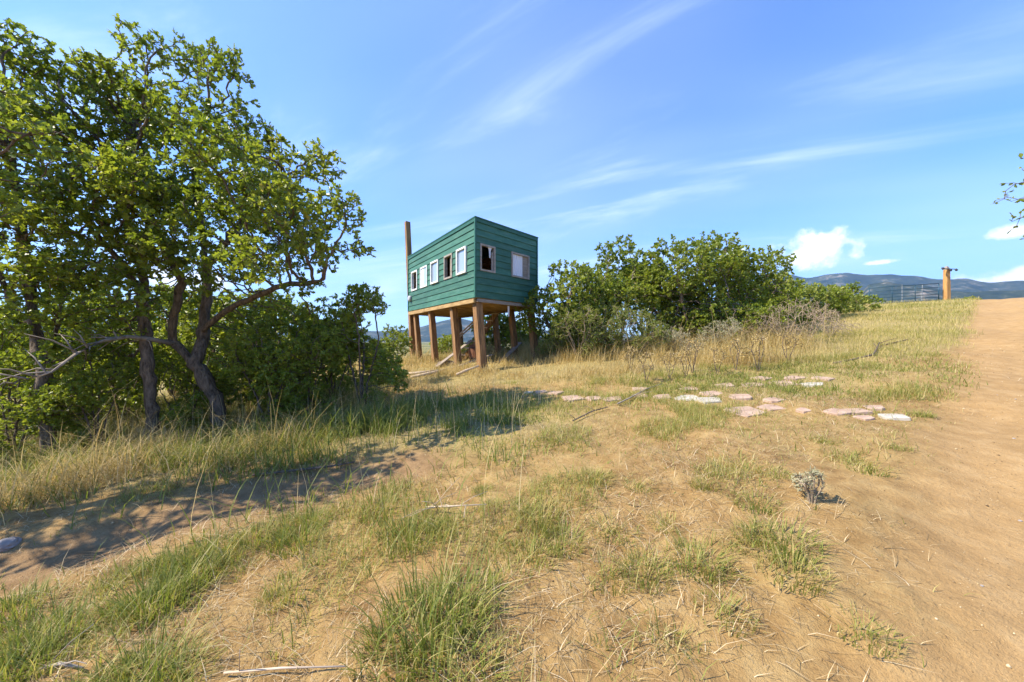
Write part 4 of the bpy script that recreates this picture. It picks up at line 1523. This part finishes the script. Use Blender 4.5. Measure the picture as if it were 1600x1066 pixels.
        for k in range(n):
            i0 = len(mb.v)
            mb.v += [tuple(q) for q in rings[k]] + [tuple(q) for q in rings[k + 1]]
            for i in range(4):
                i2 = (i + 1) % 4
                mb.f.append((i0 + i, i0 + i2, i0 + 4 + i2, i0 + 4 + i))
            if k == 0:
                mb.f.append((i0 + 3, i0 + 2, i0 + 1, i0))
            if k == n - 1:
                mb.f.append((i0 + 4, i0 + 5, i0 + 6, i0 + 7))
        me = bpy.data.meshes.new('stilt')
        me.from_pydata(mb.v, [], mb.f)
        bm = bmesh.new()
        bm.from_mesh(me)
        bmesh.ops.remove_doubles(bm, verts=bm.verts, dist=.0005)
        bmesh.ops.recalc_face_normals(bm, faces=bm.faces)
        bm.to_mesh(me)
        bm.free()
        me.materials.append(M['post_wood'])
        return link('stilt', me, root)
    for (u, v, w, zt) in ((.03, .06, .25, Z0 - .02), (.306, .06, .22, Z0 - .16), (.637, .06, .22, Z0 - .17), (.925, .06, .21, Z0 - .17),
                          (.03, .95, .22, Z0 - .14), (.22, .93, .2, Z0 - .17), (.42, .93, .2, Z0 - .17), (.7, .93, .2, Z0 - .17), (.97, .93, .2, Z0 - .17)):
        stilt(u * LA, v * LB, w, zt, .19)
    # tall timber standing at the far end, above the roof
    pt = P(LA + .17, .12, 0)
    mb = MB()
    for (z0, z1, x0, x1, w0, w1) in ((0, 6.72, .16, -.12, .13, .11),):
        zg = float(H(pt.x + org.x, pt.y + org.y)) - .3 - org.z
        r0 = [Vector((pt.x + x0, pt.y, zg)) + ah * (sx * w0) + bh * (sy * w0) for sx, sy in ((-1, -1), (1, -1), (1, 1), (-1, 1))]
        r1 = [Vector((pt.x + x1, pt.y, z1 - org.z)) + ah * (sx * w1) + bh * (sy * w1) for sx, sy in ((-1, -1), (1, -1), (1, 1), (-1, 1))]
        mb.hexa(r0 + r1)
    o = mb.build('tall_post', M['post_wood'], root, bevel=.012)
    o['label'] = 'tall square timber rising past the roof at the far end'
    # electric meter
    mb = MB()
    c = P(.945 * LA, 0, 3.33) + nL * .04
    mb.tube([c, c + nL * .07, c + nL * .10], [.12, .12, .08], 14)
    mb.build('meter', M['meter_grey'], root, smooth=False)
    # windows
    def window(Q, s0, s1, kind, fm, prot=.055):
        fw = .055
        fr = MB()
        def bar(a0, a1, q0, q1, o0=-.06, o1=prot):
            fr.hexa([Q(a0, o0, q0), Q(a1, o0, q0), Q(a1, o1, q0), Q(a0, o1, q0), Q(a0, o0, q1), Q(a1, o0, q1), Q(a1, o1, q1), Q(a0, o1, q1)])
        bar(s0, s1, ZB, ZB + fw)
        bar(s0, s1, ZT - fw, ZT)
        bar(s0, s0 + fw, ZB + fw + .001, ZT - fw - .001)
        bar(s1 - fw, s1, ZB + fw + .001, ZT - fw - .001)
        o = fr.build('window', M[fm], root)
        i0, i1, j0, j1 = s0 + fw, s1 - fw, ZB + fw, ZT - fw
        def panel(nm, m, a0, a1, q0, q1, off, th=.008, lab=None):
            mb = MB()
            mb.hexa([Q(a0, off, q0), Q(a1, off, q0), Q(a1, off + th, q0), Q(a0, off + th, q0), Q(a0, off, q1), Q(a1, off, q1), Q(a1, off + th, q1), Q(a0, off + th, q1)])
            x = mb.build(nm, m, o)
            if lab:
                x['label'] = lab
        if kind == 'glass':
            panel('pane', M['glass'], i0, i1, j0, j1, .012)
        elif kind == 'curtain':
            panel('pane', M['glass'], i0, i0 + (i1 - i0) * .45, j0, j1, .012)
            panel('curtain', M['curtain'], i0 + (i1 - i0) * .45, i1, j0, j1, .002, .02)
        elif kind == 'curtain_board':
            # white curtain hung in folds behind the opening
            n = 14
            V, Fc = [], []
            w = i0 + (i1 - i0) * .66
            for k in range(n + 1):
                s = i0 + (w - i0) * k / n
                off = -.01 + .012 * math.sin(k * 1.9)
                V += [Q(s, off, j0), Q(s, off, j1)]
            for k in range(n):
                Fc.append((2 * k, 2 * k + 2, 2 * k + 3, 2 * k + 1))
            mb = MB()
            mb.v, mb.f = [tuple(q) for q in V], Fc
            cu = mb.build('curtain', M['curtain'], o)
            sm = cu.modifiers.new('thick', 'SOLIDIFY')
            sm.thickness = .004
            panel('board', M['grey_board'], w + .01, i1, j0, j1, -.02, .02)
        elif kind == 'open_cloth':
            V = [Q(i0 + .27, .0, j1), Q(i0 + .44, .0, j1), Q(i0 + .40, -.01, j1 - .10), Q(i0 + .38, .0, j1 - .32), Q(i0 + .34, .0, j1 - .30), Q(i0 + .33, -.01, j1 - .09)]
            mb = MB()
            mb.v, mb.f = [tuple(q) for q in V], [(0, 1, 2, 5), (5, 2, 3, 4)]
            cu = mb.build('torn_cloth', M['curtain'], o)
            sm = cu.modifiers.new('thick', 'SOLIDIFY')
            sm.thickness = .006
            panel('broken_board', M['worn_frame'], i1 - .07, i1, j0, j1 - .12, -.03, .02)
        return o
    QL, QR = walls[0][1], walls[1][1]
    kinds = [('glass', 'white_paint'), ('open', 'worn_frame'), ('glass', 'white_paint'), ('curtain', 'white_paint'), ('open', 'white_paint')]
    for (s, (k, fm)) in zip(wl, kinds):
        w = window(QL, s[0], s[1], k, fm, .075 if k == 'glass' else .05)
        w['label'] = {'glass': 'white framed window with glass', 'open': 'empty window opening without glass', 'curtain': 'white framed window with half drawn curtain'}[k]
        if k == 'open' and fm == 'worn_frame':
            mb = MB()
            i0, i1 = s[0] + .06, s[0] + .30
            mb.hexa([QL(i0, -.05, ZB + .06), QL(i1, -.05, ZB + .06), QL(i1, -.03, ZB + .06), QL(i0, -.03, ZB + .06), QL(i0, -.05, ZT - .06), QL(i1, -.05, ZT - .06), QL(i1, -.03, ZT - .06), QL(i0, -.03, ZT - .06)])
            mb.build('inner_board', M['grey_board'], w)
    window(QR, wr[0][0], wr[0][1], 'open_cloth', 'worn_frame', .04)['label'] = 'empty window with a torn cloth hanging in it'
    window(QR, wr[1][0], wr[1][1], 'curtain_board', 'worn_frame', .05)['label'] = 'window with a white curtain and a board'
    # log planks inside the back walls
    for k in range(11):
        for (u0, u1, v0, v1) in ((LA - .16, LA - .10, .12, LB - .12), (.12, LA - .12, LB - .16, LB - .10)):
            z0 = Z0 + .02 + k * .2
            mb = MB()
            ring = [P(u0, v0, 0), P(u1, v0, 0), P(u1, v1, 0), P(u0, v1, 0)]
            mb.hexa([q + Vector((0, 0, z0)) for q in ring] + [q + Vector((0, 0, z0 + .185)) for q in ring])
            mb.build('log_plank', M['inner_wood'], root, bevel=.012)
    # stair under the floor, rising to the hatch
    st = empty('stair', (0, 0, 0))
    st.location = on(-2.05, 14.2)
    g0 = float(H(-2.05, 14.2))
    tag(st, 'wooden stair climbing under the cabin floor', 'stair')
    x1, zt = 1.45, 2.66 - g0
    for yy in (-.4, .4):
        mb = MB()
        mb.hexa([(0, yy - .025, -.1), (.16, yy - .025, -.1), (.16, yy + .025, -.1), (0, yy + .025, -.1), (x1 - .08, yy - .025, zt), (x1 + .12, yy - .025, zt), (x1 + .12, yy + .025, zt), (x1 - .08, yy + .025, zt)])
        mb.build('stringer', M['post_wood'], st)
        mb = MB()
        mb.tube([(-.25, yy, .75), (x1 - .5, yy, zt - .02)], .03, 6)
        mb.build('handrail', M['log_pale'], st)
    n = 7
    for k in range(n):
        t = (k + .7) / n
        mb = MB()
        mb.box((x1 * t, 0, zt * t), .26, .86, .04)
        mb.build('tread', M['log_pale'], st)
    # things lying about below
    bx = empty('barrel', on(-1.35, 13.3))
    mb = MB()
    mb.tube([(0, 0, -.03), (0, 0, .10), (0, 0, .32), (0, 0, .52), (0, 0, .62)], [.22, .24, .25, .24, .22], 16)
    mb.build('body', M['rust'], bx)
    for zz in (.12, .5):
        mb = MB()
        mb.tube([(0, 0, zz - .015), (0, 0, zz + .015)], .252, 16)
        mb.build('hoop', M['black_metal'], bx)
    tag(bx, 'rusty barrel standing under the cabin', 'barrel')
    for i, (px, py, r) in enumerate(((690, 560, .16), (702, 556, .2), (697, 566, .12), (712, 561, .15), (684, 566, .11))):
        d = 12.6
        x = (px - 800) / F * d
        rock('rock', on(x, d + i * .12, .03), r * 1.15, 'brown rock in the rubble heap between the stilts', 'rock', 'rubble', 'rubble under the cabin')
    stick('log', [on(-3.35, 10.9, .05), on(-2.9, 10.8, .07), on(-2.3, 11.1, .08)], [.05, .055, .04], 'pale log lying left of the stilts', 'log_pale', 0, 'log')
    stick('log', [on(-2.9, 10.3, .05), on(-2.4, 10.7, .09), on(-2.0, 11.2, .08)], [.04, .045, .03], 'pale log slanting toward the second stilt', 'log_pale', 0, 'log')
    stick('log', [on(-1.55, 9.95, .05), on(-1.3, 10.05, .12), on(-.95, 10.3, .20)], [.035, .04, .03], 'pale log leaning on the corner stilt', 'log_pale', 0, 'log')
    for (x0, y0, x1, y1, zz, lb) in ((-2.6, 12.3, -1.5, 13.4, .75, 'old board leaning up toward the barrel'), (-2.0, 11.6, -.7, 12.6, .25, 'old board lying between the front stilts'), (-.4, 12.2, .3, 13.6, .5, 'old board propped near the right stilts')):
        p0, p1 = on(x0, y0, .03), on(x1, y1, .03 + zz)
        dd = (p1 - p0).normalized()
        sd2 = Vector((-dd.y, dd.x, 0)).normalized() * .09
        up = dd.cross(sd2).normalized() * .016
        mb = MB()
        mb.hexa([Vector((0, 0, 0)) - sd2 - up, p1 - p0 - sd2 - up, p1 - p0 + sd2 - up, sd2 - up, -sd2 + up, p1 - p0 - sd2 + up, p1 - p0 + sd2 + up, sd2 + up])
        o = mb.build('plank', M['grey_board'])
        o.location = p0
        tag(o, lb, 'plank')
    # rag hanging from the joist
    p = P(.08, .52 * LB, Z0 - .14) + org
    mb = MB()
    mb.hexa([Vector((-.02, 0, -.34)), Vector((.02, 0, -.34)), Vector((.025, .006, -.34)), Vector((-.02, .006, -.34)), Vector((-.03, 0, 0)), Vector((.03, 0, 0)), Vector((.03, .006, 0)), Vector((-.03, .006, 0))])
    o = mb.build('rag', M['curtain'])
    o.location = p
    tag(o, 'pale strip of rag hanging from the cabin floor', 'rag')
    return root


build_cabin()


# ------------------------------------------------------------------ gate
def build_gate():
    p1 = Vector((32.15, 27.0, 0))
    p0 = Vector((27.9, 28.0, 0))
    z1, z0 = float(H(p1.x, p1.y)), float(H(p0.x, p0.y))
    g = empty('ranch_gate', (p1.x, p1.y, z1))
    tag(g, 'blue green tubular steel ranch gate closing the meadow', 'gate')
    o = Vector(g.location)
    hgt = 1.25
    def pt(t, h):
        return p1.lerp(p0, t) + Vector((0, 0, z1 + (z0 - z1) * t + .10 + h)) - o
    for k, h in enumerate((0, .22, .44, .68, .95, hgt)):
        MB().tube([pt(0, h), pt(1, h)], .028 if k in (0, 5) else .022, 8).build('rail', M['gate_paint'], g, smooth=True)
    for t in (0, .33, .66, 1):
        MB().tube([pt(t, 0), pt(t, hgt)], .032 if t in (0, 1) else .022, 8).build('upright', M['gate_paint'], g, smooth=True)
    # post with lamps
    b = on(32.75, 27.0)
    r = empty('gate_post', b)
    tag(r, 'thick orange brown timber gate post with black lamps on top', 'post')
    mb = MB()
    mb.hexa([(-.17, -.15, -.3), (.17, -.15, -.3), (.17, .15, -.3), (-.17, .15, -.3), (-.15, -.13, 2.35), (.14, -.13, 2.35), (.14, .13, 2.35), (-.15, .13, 2.35)])
    mb.build('timber', M['gate_post_wood'], r, bevel=.03)
    mb = MB()
    mb.hexa([(-.15, -.13, 2.352), (.14, -.13, 2.352), (.14, .13, 2.352), (-.15, .13, 2.352), (-.06, -.08, 2.62), (.03, -.08, 2.58), (.03, .06, 2.58), (-.06, .06, 2.62)])
    mb.build('split_top', M['dead_wood'], r)
    MB().tube([(-.55, -.17, 2.40), (.42, -.17, 2.36)], .03, 8).build('arm', M['black_metal'], r)
    for (x, z) in ((-.58, 2.40), (.42, 2.30)):
        mb = MB()
        mb.tube([(x - .02, -.21, z + .08), (x, -.24, z), (x, -.28, z - .06)], [.05, .08, .07], 10)
        mb.build('lamp', M['black_metal'], r)
    mb = MB()
    mb.tube([(0, -.24, 2.30), (0, -.27, 2.2)], [.07, .06], 8)
    mb.build('sensor', M['black_metal'], r)
    for (x, y, lean, lb) in ((28.2, 29.3, -.2, 'leaning thin steel fence post left of the gate'), (31.8, 29.2, 0, 'thin steel fence post behind the middle of the gate'), (33.6, 29.4, .05, 'thin steel fence post behind the post end of the gate')):
        q = on(x, y, -.2)
        mb = MB()
        mb.box((0, 0, 0), .045, .012, 1.75)
        mb.box((0, .022, 0), .01, .036, 1.749)
        po = mb.build('fence_post', M['tpost_metal'], None)
        po.location = q
        po.rotation_euler = (0, lean, 0)
        tag(po, lb, 'fence post', 'thin steel fence posts')


build_gate()


# ------------------------------------------------------------------ haze
def build_haze():
    m = bpy.data.materials.new('haze')
    m.use_nodes = True
    T = NT(m.node_tree)
    v = T.n('ShaderNodeVolumePrincipled')
    v.inputs['Color'].default_value = (0.42, 0.66, 1.0, 1)
    v.inputs['Density'].default_value = 0.0001
    v.inputs['Anisotropy'].default_value = 0.2
    out = T.n('ShaderNodeOutputMaterial')
    T.set(out, 'Volume', v.outputs[0])
    mb = MB()
    mb.box((0, 0, -40), 12600, 12600, 1000)
    o = mb.build('haze', m)
    tag(o, 'pale blue air between the meadow and the far mountains', kind='stuff')


build_haze()
